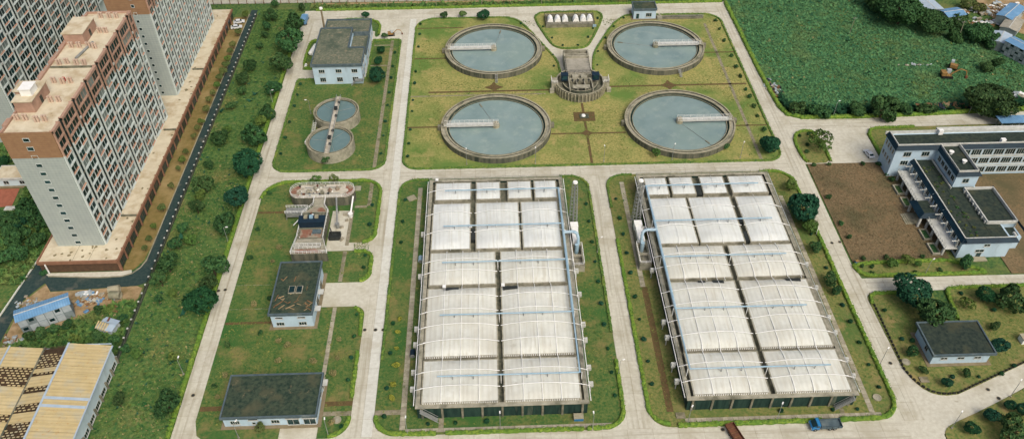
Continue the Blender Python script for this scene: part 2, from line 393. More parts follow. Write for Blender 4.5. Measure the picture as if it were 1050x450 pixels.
P3a = (arc(-64.8, 194.3, 8, 180, 90)[::1] + arc(-41.6, 196.3, 6, 90, 0) + [(-35.6, 178)] + arc(-39.1, 177.5, 3.5, 0, -90) + [(-43, 174), (-43, 188.2), (-49.6, 188.2), (-49.6, 170.5)] + arc(-38.7, 167, 3.5, 90, 0) + [(-35.2, 161.4)] + arc(-38.7, 161.4, 3.5, 0, -90) + [(-72.8, 157.9)])
lawn('lawn', P3a, 'lawn_green')
lawn('lawn', [(-72.8, 157.7), (-60.4, 157.7), (-60.4, 149), (-72.8, 149)], 'lawn_green')
lawn('lawn', [(-72.8, 148.8)] + arc(-38.7, 145.8, 3, 90, 0) + [(-35.7, 113)] + arc(-40.7, 112.7, 5, 0, -90)[1:] + [(-43.2, 107.7), (-43.2, 111.5), (-52.2, 111.5), (-52.2, 106.5), (-67.5, 106.5)] + [(-71.6, 109.5), (-72.8, 113.5)], 'lawn_green')
P4 = arc(-24.9, 113, 5.2, 180, 270) + arc(25.3, 113, 5.2, 270, 360) + arc(24.5, 196.3, 6, 0, 90) + arc(-23.9, 196.3, 6, 90, 180)
lawn('basin_lawn', P4, 'lawn_green')
P5 = arc(41.2, 113, 5.2, 180, 270) + arc(90.6, 114, 6, 270, 360) + arc(90.1, 195.9, 6.5, 0, 90) + arc(42, 196.3, 6, 90, 180)
lawn('basin_lawn', P5, 'lawn_mixed')
lawn('lawn', smoothline([(102.1, 208.2), (101.9, 217.5), (103.6, 222), (106.8, 223.9), (110.2, 223.6), (111.2, 220), (112, 213.6), (111.6, 205.9), (103.6, 205.7)], 1, True), 'lawn_mixed')
lawn('lawn', [(128.3, 206.5), (128.5, 220.6), (130, 223.4), (132.4, 224.3), (175, 224.6), (175, 206.5)], 'lawn_mixed')
lawn('lawn', smoothline([(102, 160), (101.9, 157), (104.4, 154.4), (108, 154.2), (139.5, 154.2), (138.9, 155.5), (131, 160.4), (125, 160.4)], 1, True), 'lawn_mixed')
lawn('lawn', arc(104.4, 146, 2.5, 180, 90) + [(120.2, 148.6), (120.8, 137.4), (123.6, 136.6), (124.3, 148.8), (126, 149.8), (200, 150.2), (200, 149)] + [(160, 133.8), (133.8, 123.2), (118, 116.6)] + smoothline([(113, 114.6), (109, 114.2), (105.6, 115.6), (103.2, 119.5), (102.3, 124)], 1), 'lawn_mixed')
lawn('lawn', smoothline([(104.9, 60), (104.7, 102.5), (105.4, 104.7), (107.6, 106.2), (116, 109.5), (130.1, 115.7), (170, 132.6), (200, 132), (200, 60)], 1, True), 'lawn_mixed')
# bare earth fields round the offices
struct(sheet('bare_field', [(102.6, 160.6), (131, 160.6), (131, 198), (128, 205.4), (103, 205.4)], .06, 'bare_soil', thick=.3))
struct(sheet('bare_field', [(146, 154.4), (230, 154.4), (230, 198), (146, 198)], .05, 'bare_soil', thick=.3))
# ---- west side: verge, estate road, dirt
struct(sheet('estate_road', smoothline([(-98.0, 318), (-98.0, 171), (-98.4, 160), (-100.5, 158.9), (-124, 157.6), G(46, 290), G(24, 307), G(0, 350), G(-40, 420), G(-60, 400), G(0, 325), G(38, 268.6), (-131.6, 178), (-128.2, 178), (-127.8, 169), (-126.5, 164), (-112, 162.9), (-106, 163.4), (-103, 164.9), (-101.2, 168.5), (-100.7, 180), (-100.7, 318)], 0, True), -.1, 'asphalt'))
struct(sheet('verge', [(-106.6, 163.6), (-103.4, 165.3), (-101.6, 169), (-101.0, 176), (-101.0, 312), (-106.6, 312)], -.06, 'verge'))
b = MB()
kl = [(-126.9, 163.4), (-112, 162.4), (-106, 162.7), (-103.4, 163.8), (-101.7, 166), (-100.85, 169)]
for p, q in zip(kl, kl[1:]):
    b.obox(((p[0] + q[0]) / 2, (p[1] + q[1]) / 2, -.05), (math.dist(p, q) / 2, .17, .12), math.atan2(q[1] - p[1], q[0] - p[0]))
for i in range(60):
    y = 169 + i * 2.42
    b.box(-101.0, -100.7, y, y + 2.38, -.2, .04)
tag(b.build('kerb', 'rim'), 'pale kerb between the dry verge and the black estate road', 'kerb')
struct(sheet('sidewalk', [(-127, 163.6), (-112, 162.6), (-106, 162.9), (-103.6, 164), (-104, 165.2), (-106.5, 164.7), (-128.6, 164.7)], -.05, 'concrete_slab'))
kl = [(-131.8, 178), G(37.5, 268.2), G(-1, 324.5), G(-61, 399)]
b = MB()
for p, q in zip(kl, kl[1:]): b.obox(((p[0] + q[0]) / 2, (p[1] + q[1]) / 2, -.05), (math.dist(p, q) / 2, .2, .13), math.atan2(q[1] - p[1], q[0] - p[0]))
tag(b.build('kerb', 'concrete_light'), 'pale kerb on the lawn side of the estate road at the left margin', 'kerb')
struct(sheet('dirt_lot', [G(4, 348), G(25, 308), G(47, 291), (-124, 157.4), (-100.6, 158.8), (-98.8, 158), (-98.8, 144), (-108, 141), (-122, 138)], -.08, 'dirt'))
struct(sheet('dirt_lot', GP((975, -6), (1010, 12), (1030, 28), (1064, 40), (1080, -8)), -.08, 'dirt'))
struct(sheet('highway', [(-260, 325), (400, 320), (400, 345), (-260, 347)], -.1, 'concrete_slab'))
struct(sheet('dirt_strip', [(-76, 318.2), (110, 318.5), (110, 322), (-76, 323)], -.1, 'dirt'))

# ---- footpaths
def path(name, x0, x1, y0, y1, m='path', z=.112, slabs=False):
    o = struct(MB().box(x0, x1, y0, y1, -.1, z).build(name, m))
    if slabs:
        if x1 - x0 > y1 - y0:
            n = round((x1 - x0) / 1.3); sx, sy = (x1 - x0) / n, y1 - y0; pos = [(x0 + sx * (i + .5), (y0 + y1) / 2) for i in range(n)]
        else:
            n = round((y1 - y0) / 1.3); sx, sy = x1 - x0, (y1 - y0) / n; pos = [((x0 + x1) / 2, y0 + sy * (i + .5)) for i in range(n)]
        me = MB().box(-sx / 2 + .05, sx / 2 - .05, -sy / 2 + .05, sy / 2 - .05, z - .02, z + .03).mesh('paving_slab', 'paver')
        for q in pos: link('paving_slab', me, o, (*q, random.uniform(-.01, .015)))
for a in [(-22.9, 21.5, 251.6, 252.6), (44, 94.9, 252.9, 253.9), (-29.6, -17.3, 230.2, 231), (20.4, 32, 224.6, 225.4), (33, 46, 224.5, 225.3), (-29.4, -10.6, 298.8, 299.5), (-29.4, -17, 275.2, 276), (83.9, 95.5, 275.5, 276.2), (84, 95.5, 227, 227.7)]:
    path('footpath', *a, m='path_soil')
path('footpath', 32.2, 33.1, 207.7, 243, 'path_soil', .114)
path('footpath', -29.4, 20, 249.4, 250.0)
path('footpath', 88.2, 89.3, 208.2, 298.5)
path('footpath', -39.4, -38.2, 208, 290.3)
for y in (286, 271): path('footpath', -46.2, -39.4, y, y + .7, z=.108)
path('footpath', -39.3, -38.1, 190, 201.5); path('footpath', -43, -39.3, 189.3, 190.3)
path('footpath', -44.1, -43.05, 172.8, 188)
path('footpath', -44.3, -43.2, 158.1, 170.2); path('footpath', -44.5, -43.4, 124.2, 148.6, slabs=True)
path('footpath', -43, -35.7, 113.8, 115.1); path('footpath', -43, -35.7, 116.6, 118, 'path_soil')
path('footpath', -72.6, -65.7, 116.2, 117.6, 'path_soil'); path('footpath', -72.6, -60.4, 143.4, 144.3, 'path_soil')
path('footpath', -72.6, -62.6, 187.6, 188.6, 'path_soil')
path('footpath', -23.8, -22.4, 109.2, 198, slabs=True); path('footpath', -30, -23.8, 113.6, 115)
path('footpath', -22.4, 27, 108.4, 109.5, slabs=True); path('footpath', -14.5, -13.3, 109.5, 112.2)
path('footpath', 40.3, 41.7, 153, 198.5, slabs=True); path('footpath', 40.5, 42.2, 112, 153, 'path_soil')
path('footpath', 44.5, 92, 108.9, 110.1, slabs=True); path('footpath', 89.3, 90.6, 110.1, 190, slabs=True)
path('footpath', 82.2, 83.3, 110.1, 112.3)
for (x, y) in ((1.2, 254.6), (66, 253.4)):
    b = MB().prism(smoothline([(x - 4, y), (x - 1.2, y + 1.2), (x, y + 4), (x + 1.2, y + 1.2), (x + 4, y), (x + 1.2, y - 1.2), (x, y - 3.2), (x - 1.2, y - 1.2)], 1, True), -.1, .118)
    struct(b.build('footpath', 'path_soil'))
b = MB().prism([(28.9, 232), (36.4, 232), (36.6, 237.6), (29, 237.6)], -.1, .12); struct(b.build('footpath', 'path_soil'))
b = MB().prism(smoothline([(30, 225), (32, 226.2), (32.6, 228), (33.3, 226.2), (35.4, 225), (33.3, 223.8), (32.7, 222), (32, 223.8)], 1, True), -.1, .12); struct(b.build('footpath', 'path_soil'))

# ---- hedges
def hedge(label, pts, wd=.9, ht=.75, m='hedge_leaf', closed=False, dens=9):
    wd *= 1.1 if m == 'hedge_leaf' else 1.0
    P = [Vector((p[0], p[1])) for p in pts]
    if closed: P.append(P[0])
    out = []
    for a, c in zip(P, P[1:]):
        n = max(1, int((c - a).length / .6))
        out += [a + (c - a) * i / n for i in range(n)]
    out.append(P[-1])
    if len(out) < 2: return
    rs = random.Random(len(out) * 7 + int(P[0].x))
    b = MB(); prof = [(-.5, 0), (-.52, .55), (-.36, .92), (0, 1.0), (.36, .92), (.52, .55), (.5, 0)]
    k = len(prof); tot = 0
    for i, p in enumerate(out):
        d = (out[min(i + 1, len(out) - 1)] - out[max(i - 1, 0)]); d = d.normalized() if d.length else Vector((1, 0))
        nrm = Vector((-d.y, d.x)); wv = wd * rs.uniform(.75, 1.2); hv = ht * rs.uniform(.72, 1.18)
        for (u, z) in prof:
            q = p + nrm * (u * wv + rs.uniform(-.05, .05)); b.v.append((q.x, q.y, z * hv + (rs.uniform(-.05, .05) if z else 0)))
        if i:
            for e in range(k - 1):
                n0 = (i - 1) * k + e; b.f.append((n0, n0 + 1, n0 + k + 1, n0 + k)); b.m.append(0)
    for i in range(1, len(out)):
        p = out[i]; d = (p - out[i - 1]); L_ = d.length
        if L_ == 0: continue
        nrm = Vector((-d.y, d.x)) / L_
        for _ in range(int(dens * L_ + rs.random())):
            t = rs.random(); q = out[i - 1] * (1 - t) + p * t + nrm * (rs.uniform(-.55, .55) * wd)
            z = ht * rs.uniform(.55, 1.12); s_ = rs.uniform(.12, .24)
            a_ = Vector((rs.gauss(0, 1), rs.gauss(0, 1), rs.gauss(0, .5))).normalized(); c_ = a_.orthogonal().normalized()
            o = Vector((q.x, q.y, z))
            b.quad([o - a_ * s_, o + c_ * s_ * .7, o + a_ * s_, o - c_ * s_ * .7])
    return tag(b.build('hedge', m), label, 'hedge', 'clipped hedges along the roads')
def off(poly, i0, i1): return poly[i0:i1]
hedge('long bright hedge on the outer side of the west road, beside the wild slope', [(-78.2, 100), (-78.2, 180), (-78.4, 262), (-78.1, 300)], 1.0, .9)
hedge('hedge of the lawn holding the twin small round tanks', P1, .8, .6, 'hedge_dark', True, 6)
hedge('curved hedge round the small strip west of the two storey plant building', smoothline([(-67, 270), (-71.6, 270), (-71.7, 286), (-71.2, 290), (-69.4, 291.2), (-66.8, 290.8)], 1), .9, .8)
hedge('curved hedge at the rear corner of the two storey plant building', smoothline([(-63.5, 303), (-61, 307.8), (-49.5, 307.5), (-44.8, 304), (-44.8, 294.5)], 1), .9, .8)
hedge('thin dark hedge round the lawn of the four large round tanks', P2[:0] + P2, .8, .55, 'hedge_dark', True, 6)
hedge('hedge round the small triangular lawn with the white domes', smoothline([(18.9, 305.2), (20, 308.9), (22.9, 310.7), (44.8, 310.7), (47.1, 308.6), (47.1, 304), (40, 284.8), (37.8, 281.8), (35.3, 281), (29.1, 280.8), (26, 282.4), (24, 286.1)], 1, True), .8, .6, 'hedge_dark', True, 6)
hedge('bright hedge curving round the inlet works lawn', P3a[:28], 1.0, .8)
hedge('hedge on the small lawn patch beside the inlet works driveway', [(-41, 170)] + arc(-38.9, 166.8, 3.2, 90, 0) + [(-35.7, 161.4)] + arc(-38.9, 161.4, 3.2, 0, -80), 1.0, .8)
hedge('hedge on the inner road beside the lawn of the long grey roofed house', [(-38.5, 148.4), (-36.4, 146.4), (-36.1, 138)], .9, .7)
hedge('hedge stretch on the inner road north of the long low house', [(-36.1, 133), (-36.1, 118.5)], .9, .7)
hedge('hedge round the corner east of the long low house', [(-36.1, 113.4)] + arc(-41, 113, 4.9, 0, -85), .9, .7)
hedge('bright hedge round the south west corner of the left covered basin lawn', arc(-24.7, 113.2, 5, 180, 270) + [(-15, 108), ], 1.0, .8)
hedge('hedge in front of the left covered basin along the south road', [(-12.8, 108), (20, 108)], .9, .8)
hedge('hedge at the south east corner of the left covered basin lawn', [(20.8, 108)] + arc(25.1, 113.2, 5, 270, 360) + [(30.2, 128)], .9, .8)
hedge('patchy hedge on the west side of the middle road', [(30.2, 137), (30.2, 160), (30.2, 184), (30.2, 194)], .8, .6, 'hedge_dark')
hedge('hedge round the top of the left covered basin lawn', [(30.1, 196.3)] + arc(24.5, 196.3, 5.7, 0, 90)[1:] + [(21.5, 202)], .8, .6, 'hedge_dark')
hedge('hedge round the north west corner of the left covered basin lawn', [(-19.5, 202)] + arc(-23.9, 196.3, 5.7, 90, 180) + [(-29.6, 130)], .8, .6, 'hedge_dark')
hedge('bright hedge on the east side of the middle road', arc(41, 113.4, 4.8, 268, 180) + [(36.3, 150), (36.3, 172)], .9, .7)
hedge('hedge round the north west corner of the right covered basin lawn', [(36.3, 186), (36.3, 196)] + arc(42, 196.3, 5.7, 180, 90) + [(44.8, 202)], .8, .6, 'hedge_dark')
hedge('bright hedge in front of the right covered basin along the south road', [(42.5, 108.1), (77, 108.3)], 1.0, .9)
hedge('hedge round the south east corner of the right covered basin lawn', [(81.4, 108.3)] + arc(90.6, 114.2, 5.8, 270, 360) + [(96.2, 150), (96.2, 180)], 1.0, .9)
hedge('hedge round the north east corner of the right covered basin lawn', [(96.3, 190)] + arc(90.1, 195.9, 6.2, 0, 90) + [(86.3, 202)], .9, .7)
hedge('hedge round the small lawn with the spreading tree at the road junction', smoothline([(111.2, 206.2), (111.5, 213.6), (110.6, 220), (109.9, 223.1), (106.8, 223.4), (104, 221.6), (102.4, 217.5), (102.6, 208.4), (103.6, 206.2)], 1), .9, .8)
hedge('hedge on the lawn north of the office block', [(128.8, 209), (129, 220.4), (130.4, 223), (132.6, 223.9), (146, 224.1)], .9, .8)
hedge('hedge ringing the strip lawn below the bare field', smoothline([(102.5, 159.6), (102.4, 157.1), (104.6, 154.9), (108, 154.7), (138.6, 154.7), (138.2, 155.6), (131, 159.9), (125, 160), ], 1, True), 1.0, .8, closed=True)
hedge('hedge on top of the lawn with the two big dark trees', [(102.4, 144), (102.8, 147)] + [(104.4, 148.1), (119.7, 148.1)], .9, .8)
hedge('hedge on the lawn behind the white pump house', [(123.2, 138), (124.7, 148.3), (126, 149.3), (163, 149.7)], .9, .8)
hedge('long bright hedge between the gate road and the overgrown field', [(101.3, 316), (101.8, 262), (102.4, 246), (102.9, 238), (104.4, 233.2), (108.8, 231), (128, 230.6), (150, 231.2), (200, 233.8)], 1.3, 1.1)
hedge('straight hedge along the far side of the north road', [(-73, 316.2), (-30, 316.2), (20, 316.6), (100, 317)], 1.0, .9)
b = MB()
edge = [(102.8, 145)] + [(102.6, 124)] + smoothline([(102.4, 123), (103.4, 119.4), (105.7, 115.9), (109, 114.5), (113, 114.8)], 2) + [(118, 116.9), (133.8, 123.4), (160, 134)]
rootE = thing('edging', 'row of dark scalloped edging stones round the pump house lawn', 'edging')
acc = 0; stone = MB().box(-.42, .42, -.16, .16, 0, .42).box(-.3, .3, -.15, .15, .42, .55).mesh('stone', 'tyre_edging')
for a, c in zip(edge, edge[1:]):
    L_ = math.dist(a, c); t = acc
    while t < L_:
        link('stone', stone, rootE, (a[0] + (c[0] - a[0]) * t / L_, a[1] + (c[1] - a[1]) * t / L_, .1), math.atan2(c[1] - a[1], c[0] - a[0])); t += 1.25
    acc = t - L_

# ================================================================ TREATMENT PLANT
def rail(b, pts, h=1.0, post=2.0, r=.04, m=0):
    """handrail: top and middle bar with posts along a 3D polyline"""
    for a, c in zip(pts, pts[1:]):
        a, c = Vector(a), Vector(c); L_ = (c - a).length
        for z in (h, h * .5): b.tube(a + Vector((0, 0, z)), c + Vector((0, 0, z)), r, n=4, m=m)
        n = max(1, round(L_ / post))
        for i in range(n + 1):
            p = a + (c - a) * i / n; b.tube(p, p + Vector((0, 0, h)), r, n=4, m=m)
    return b

def clarifier(cx, cy, ang, scum, stair, label):
    t = thing('clarifier', label, 'round tank', (cx, cy, 0), 0, 'large round settling tanks')
    MB().ring(0, 0, 18.45, 19.0, 0, 2.2, 128, 0, mt=1).build('outer_wall', ['inlet_wall', 'rim'], t, smooth=False)
    MB().ring(0, 0, 17.55, 18.45, 0, 1.75, 128, 0).build('effluent_channel', ['slab_old'], t)
    MB().ring(0, 0, 16.95, 17.55, 0, 2.05, 128, 0, mt=1).build('inner_wall', ['tank_dark', 'rim'], t)
    MB().ring(0, 0, 16.3, 16.95, 0, 1.3, 128, 0).build('launder', ['streak_wall'], t)
    MB().ring(0, 0, 16.12, 16.3, 0, 1.62, 128, 0, mt=1).build('weir', ['tank_dark', 'rim'], t)
    MB().disc(0, 0, 16.2, 1.22, 128).build('water', 'water', t)
    a = R(ang); co, si = math.cos(a), math.sin(a)
    br = link('scraper_bridge', None, t, None); br.empty_display_size = .3; br.rotation_euler[2] = a
    MB().box(-.9, 17.9, -.85, .85, 2.45, 2.7).box(-.9, 17.2, -.85, -.72, 2.05, 2.45).box(-.9, 17.2, .72, .85, 2.05, 2.45).build('deck', 'coping_white', br)
    b = MB(); rail(b, [(-.8, -.8, 2.7), (17.6, -.8, 2.7)], 1.0, 1.6, .05); rail(b, [(-.8, .8, 2.7), (17.6, .8, 2.7)], 1.0, 2.4, .04); b.build('handrail', 'white_steel', br)
    MB().box(16.9, 18.6, -1.2, -.7, 2.2, 2.6).box(16.9, 18.6, .7, 1.2, 2.2, 2.6).box(17.0, 18.2, -.5, .5, 2.7, 3.5).build('drive_carriage', 'slab_old', br)
    b = MB(); b.tube((0, 0, -.5), (0, 0, 2.4), 1.2, n=16); b.box(-.9, .9, -.95, .95, 2.72, 2.82); b.tube((0, 0, 2.8), (0, 0, 3.5), .42, .3, n=10); b.build('centre_pier', 'rim', t)
    s = R(scum); MB().tube((1.2 * math.cos(s), 1.2 * math.sin(s), 1.32), (16 * math.cos(s), 16 * math.sin(s), 1.32), .055, n=6).build('scum_pipe', 'galv', t)
    MB().obox((13.8 * math.cos(s), 13.8 * math.sin(s), 1.35), (1.0, .22, .12), s).build('scum_trough', 'tank_concrete', t)
    # steps over the wall and two outlet boxes
    for q in stair:
        q = R(q); c, s_ = math.cos(q), math.sin(q)
        b = MB()
        for i in range(6): b.obox((c * (19.4 + i * .42), s_ * (19.4 + i * .42), 2.05 - i * .36), (.2, .36, .04), q)
        for e in (-.4, .4):
            nx, ny = -s_ * e, c * e
            b.tube((c * 19.2 + nx, s_ * 19.2 + ny, 2.1), (c * 21.6 + nx, s_ * 21.6 + ny, .1), .07, n=4); b.tube((c * 19.2 + nx, s_ * 19.2 + ny, 3.0), (c * 21.6 + nx, s_ * 21.6 + ny, 1.0), .05, n=4)
        b.build('stair', 'galv', t)
    for q in (178, 2):
        q = R(q); MB().obox((19.5 * math.cos(q), 19.5 * math.sin(q), .9), (.6, .7, .9), q).build('outlet_box', 'tank_concrete', t)
    return t
clarifier(1.5, 279.2, 180, 78, (-88,), 'large round settling tank on the left, nearer the north road, with walkway pointing left')
clarifier(1.5, 228.4, 180, 112, (), 'large round settling tank at the left, just above the left covered basin')
clarifier(65.0, 279.1, 0, 165, (-72,), 'large round settling tank beside the small white gatehouse, walkway pointing right')
clarifier(65.1, 228.5, 0, -58, (), 'large round settling tank just above the right covered basin')

# ---- distribution chamber in the middle of the four tanks
def distribution():
    cx, cy = 32.8, 252.6
    t = thing('distribution_chamber', 'semicircular concrete distribution chamber with fins between the four round tanks', 'chamber', (cx, cy, 0))
    MB().ring(0, 0, 8.5, 9.0, 0, 3.4, 64, 0, mt=1).build('outer_wall', ['tank_concrete', 'rim'], t)
    MB().ring(0, 0, 6.2, 6.5, 0, 3.2, 64, 0, R(-175), R(-5), mt=1).build('inner_wall', ['tank_dark', 'rim'], t)
    MB().disc(0, 0, 8.6, 1.9, 64).build('water', 'tank_concrete', t)
    fin = MB().box(9.0, 9.5, -.16, .16, 0, 3.15).mesh('fin', 'rim')
    for i in range(25):
        link('fin', fin, t, None, R(-186 + i * 192 / 24))
    for x in (-5.7, 5.7):
        MB().box(x - 1.25, x + 1.25, .2, 2.4, 3.4, 5.5).box(x - 1.35, x + 1.35, .1, 2.5, 5.5, 5.65).build('gate_housing', 'blue_machine', t)
        MB().box(x - .9, x + .9, .12, .18, 4.0, 5.4).build('panel_door', 'glass_teal', t)
    for s in (-1, 1):
        b = MB().box(s * 8.2, s * 10.6, -1.6, 2.2, 0, 3.6).box(s * 8.6, s * 10.2, 2.2, 3.8, 0, 2.4).box(s * 9.6, s * 11.2, -2.9, -1.6, 0, 1.6); b.build('side_pit', 'slab_old', t)
        b = MB(); rail(b, [(s * 8.4, -1.5, 3.6), (s * 10.5, -1.5, 3.6), (s * 10.5, 2.1, 3.6)], 1, 1.2, .05); b.build('handrail', 'white_steel', t)
    MB().box(-4.6, 4.6, 5.2, 15.2, 3.4, 3.7).box(-4.6, -4.2, 5.2, 15.2, 0, 3.4).box(4.2, 4.6, 5.2, 15.2, 0, 3.4).box(-4.2, 4.2, 5.2, 5.6, 0, 3.4).build('flume_cover', 'grey_plate', t)
    b = MB().box(-4.8, 4.8, 15.2, 15.7, 0, 4.6).box(-4.8, 4.8, 19.4, 19.9, 0, 4.6).box(-4.8, -4.3, 15.7, 19.4, 0, 4.6).box(4.3, 4.8, 15.7, 19.4, 0, 4.6).box(-4.3, 4.3, 17.0, 17.35, 3.8, 4.4); b.build('inlet_frame', 'slab_old', t)
    MB().quad([(-4.3, 15.7, 2.4), (4.3, 15.7, 2.4), (4.3, 19.4, 2.4), (-4.3, 19.4, 2.4)]).build('inlet_water', 'tank_dark', t)
    b = MB().box(-4.4, 4.4, 3.2, 3.6, 0, 4.2).box(-4.4, 4.4, .6, 1.0, 0, 4.0)
    for x in (-4.3, -1.5, 1.3, 4.0): b.box(x, x + .35, -5.8, 5.2, 0, 3.6)
    b.build('gate_frame', 'slab_old', t)
    MB().box(-3.1, 3.1, -5.4, -3.2, 3.62, 3.85).box(-2.8, -.6, 1.2, 2.8, 3.62, 4.5).box(.4, 2.6, 1.1, 2.7, 3.62, 4.3).build('gear_plinth', 'slab_old', t)
    b = MB(); rail(b, [(-4.4, 5.3, 3.7), (-4.4, 15, 3.7)], 1, 1.5, .05); rail(b, [(4.4, 5.3, 3.7), (4.4, 15, 3.7)], 1, 1.5, .05); rail(b, [(-4.4, 5.3, 3.7), (4.4, 5.3, 3.7)], 1, 1.5, .05)
    b.build('handrail', 'dark_steel', t)
    for i in range(4):
        x = -3 + i * 2; MB().tube((x, -1.0, 3.4), (x, -1.0, 5.0), .12, n=6).box(x - .35, x + .35, -1.3, -.7, 4.2, 4.5).build('gate_spindle', 'dark_steel', t)
distribution()
t = thing('valve_pit', 'small white capped valve pit on the brown pad below the distribution chamber', 'valve pit', (32.7, 234.8, .12))
MB().box(-1.6, 1.6, -1.2, 1.2, 0, .35).build('kerb', 'tank_dark', t)
b = MB(); b.tube((-.3, 0, .35), (-.3, 0, .75), .75, .6, n=14); b.build('cap', 'white_steel', t)

# ---- aerated filter row with six white domes
t = thing('dome_basin', 'concrete basin holding six white domes inside the triangular lawn', 'basin', (33.2, 302, 0))
MB().box(-10, 10, -4.6, -4.2, 0, 1.5).box(-10, 10, 4.2, 4.6, 0, 1.5).box(-10, -9.6, -4.2, 4.2, 0, 1.5).box(9.6, 10, -4.2, 4.2, 0, 1.5).build('wall', 'tank_concrete', t)
MB().box(-9.6, 9.6, -4.2, 4.2, 0, .5).build('floor', 'tank_dark', t)
MB().box(-9.8, 9.8, -3.4, -1.9, .5, 1.25).build('pipe_gallery', 'slab_old', t)
dm = MB()
N_ = 14
for j in range(7):
    for i in range(N_):
        def P(i, j):
            a = PI * i / N_; s_ = [1, 1, 1, .96, .82, .5, 0][j] if j < 7 else 0; y = -2.3 + 4.6 * [0, .25, .5, .7, .86, .97, 1][j]
            return (1.25 * math.cos(a) * s_, y, .1 + 2.2 * math.sin(a) * s_)
        if j < 6: dm.quad([P(i, j), P(i + 1, j), P(i + 1, j + 1), P(i, j + 1)][::-1])
dm.quad([(1.25 * math.cos(PI * i / N_), -2.3, .1 + 2.2 * math.sin(PI * i / N_)) for i in range(N_ + 1)])
dme = dm.mesh('dome', 'white_steel', True)
for x in (-8.0, -4.9, -1.8, 2.6, 5.7, 8.4): link('dome', dme, t, (x, .6, .5))
b = MB(); rail(b, [(-10, -4.4, 1.5), (10, -4.4, 1.5), (10, 4.4, 1.5), (-10, 4.4, 1.5), (-10, -4.4, 1.5)], .9, 2.5, .05); b.build('handrail', 'dark_steel', t)
MB().box(9.2, 10.6, -4.9, -4.65, .3, 1.3).build('control_box', 'blue_pipe', t)

# ---- houses
WIN = {}
def window(parent, x, y, z, wd, ht, face='S', bars=2, glass='glass_dark', name='window'):
    """recessed-looking window: frame proud of the wall with panes behind it"""
    key = (wd, ht, face, bars, glass)
    if key not in WIN:
        b = MB(); f = .09
        b.box(-wd / 2, wd / 2, -.02, .01, 0, ht, 1)
        b.box(-wd / 2 - f, -wd / 2, -.07, .01, -f, ht + f); b.box(wd / 2, wd / 2 + f, -.07, .01, -f, ht + f)
        b.box(-wd / 2, wd / 2, -.07, .01, ht, ht + f); b.box(-wd / 2 - .15, wd / 2 + .15, -.2, .01, -f - .08, -.001)
        for i in range(1, bars + 1):
            xx = -wd / 2 + wd * i / (bars + 1); b.box(xx - .04, xx + .04, -.05, .0, 0, ht)
        WIN[key] = b.mesh(name, ['coping_white', glass])
    rz = {'S': 0, 'E': PI / 2, 'N': PI, 'W': -PI / 2}[face]
    return link(name, WIN[key], parent, (x, y, z), rz)

def flat_house(name, label, x0, x1, y0, y1, h, wall, roof, par, pm_='parapet_grey', over=.45, plinth=True, cat='house'):
    t = thing(name, label, cat, ((x0 + x1) / 2, (y0 + y1) / 2, 0))
    a, c = (x1 - x0) / 2, (y1 - y0) / 2
    MB().box(-a, a, -c, c, 0, h).build('wall', wall, t)
    MB().box(-a - over + .3, a + over - .3, -c - over + .3, c + over - .3, h + .003, h + .2).build('roof', roof, t)
    b = MB(); o = over
    b.box(-a - o, a + o, -c - o, -c - o + .35, h - .25, h + par); b.box(-a - o, a + o, c + o - .35, c + o, h - .25, h + par)
    b.box(-a - o, -a - o + .35, -c - o + .35, c + o - .35, h - .25, h + par); b.box(a + o - .35, a + o, -c - o + .35, c + o - .35, h - .25, h + par)
    b.build('parapet', pm_, t)
    if plinth:
        b = MB().box(-a - .9, a + .9, -c - .9, c + .9, 0, .22); b.build('plinth', 'plinth', t)
    return t, a, c

# mid house: flat roof with two dark skylights
t, a, c = flat_house('pump_house', 'white two storey pump house with two dark skylights in its worn brown roof', -59.4, -48.6, 142.1, 160.6, 5.2, 'wall_blue', 'roof_felt', .55)
for x in (-3.3, 2.6): window(t, x, -c, .9, 1.9, 1.1, 'S', 2); window(t, x, -c, 3.6, 1.9, .45, 'S', 0)
for y in (-1.5, 4.5): window(t, a, y, .2, 2.4, 2.6, 'E', 1, 'glass_teal', 'door')
for x in (-.9, 1.1): MB().box(x - .85, x + .85, -2.2, .4, 5.4, 5.75, 0).box(x - .7, x + .7, -2.05, .25, 5.75, 5.79, 1).build('skylight', ['slab_old', 'glass_dark'], t)
for i in range(26):
    x, y = random.uniform(-4.6, 4.6), random.uniform(-8.2, -3) if i < 20 else random.uniform(-2, 7)
    MB().obox((x, y, 5.42), (random.uniform(.05, .16), random.uniform(.4, 1.3), .03), random.uniform(-1.3, 1.3)).build('roof_debris', 'dirt' if i % 2 else 'wood', t)
for y in (-5.5, 0.5): MB().box(a + .05, a + 1.6, y - .9, y + .9, 2.9, 3.05).build('canopy', 'coping_white', t)

# long low house at the bottom
t, a, c = flat_house('workshop_house', 'long low white workshop with mossy flat roof at the bottom of the inner road', -65.3, -43.4, 111.7, 123.4, 3.7, 'wall_blue', 'roof_felt', .5)
window(t, -8.3, -c, 1.1, 2.0, 1.2, 'S', 3); window(t, -3.9, -c, .9, .7, .7, 'S', 0); window(t, -2.7, -c, .9, .7, .7, 'S', 0); window(t, 1.2, -c, 1.1, 1.8, 1.2, 'S', 2)
window(t, -3.9, -c, 2.5, 2.2, .55, 'S', 0)
for x in (5.4, 9.3): window(t, x, -c, .25, 2.7, 2.1, 'S', 1, 'glass_teal', 'roller_door'); window(t, x, -c, 2.75, 3.2, .5, 'S', 0)
window(t, a, 1.5, 1.1, 1.5, 1.3, 'E', 1); window(t, a, 4.2, .25, 1.1, 2.1, 'E', 0, 'glass_teal', 'door')
MB().box(a + .05, a + 1.4, 3.3, 5.2, 2.6, 2.75).build('canopy', 'coping_white', t)
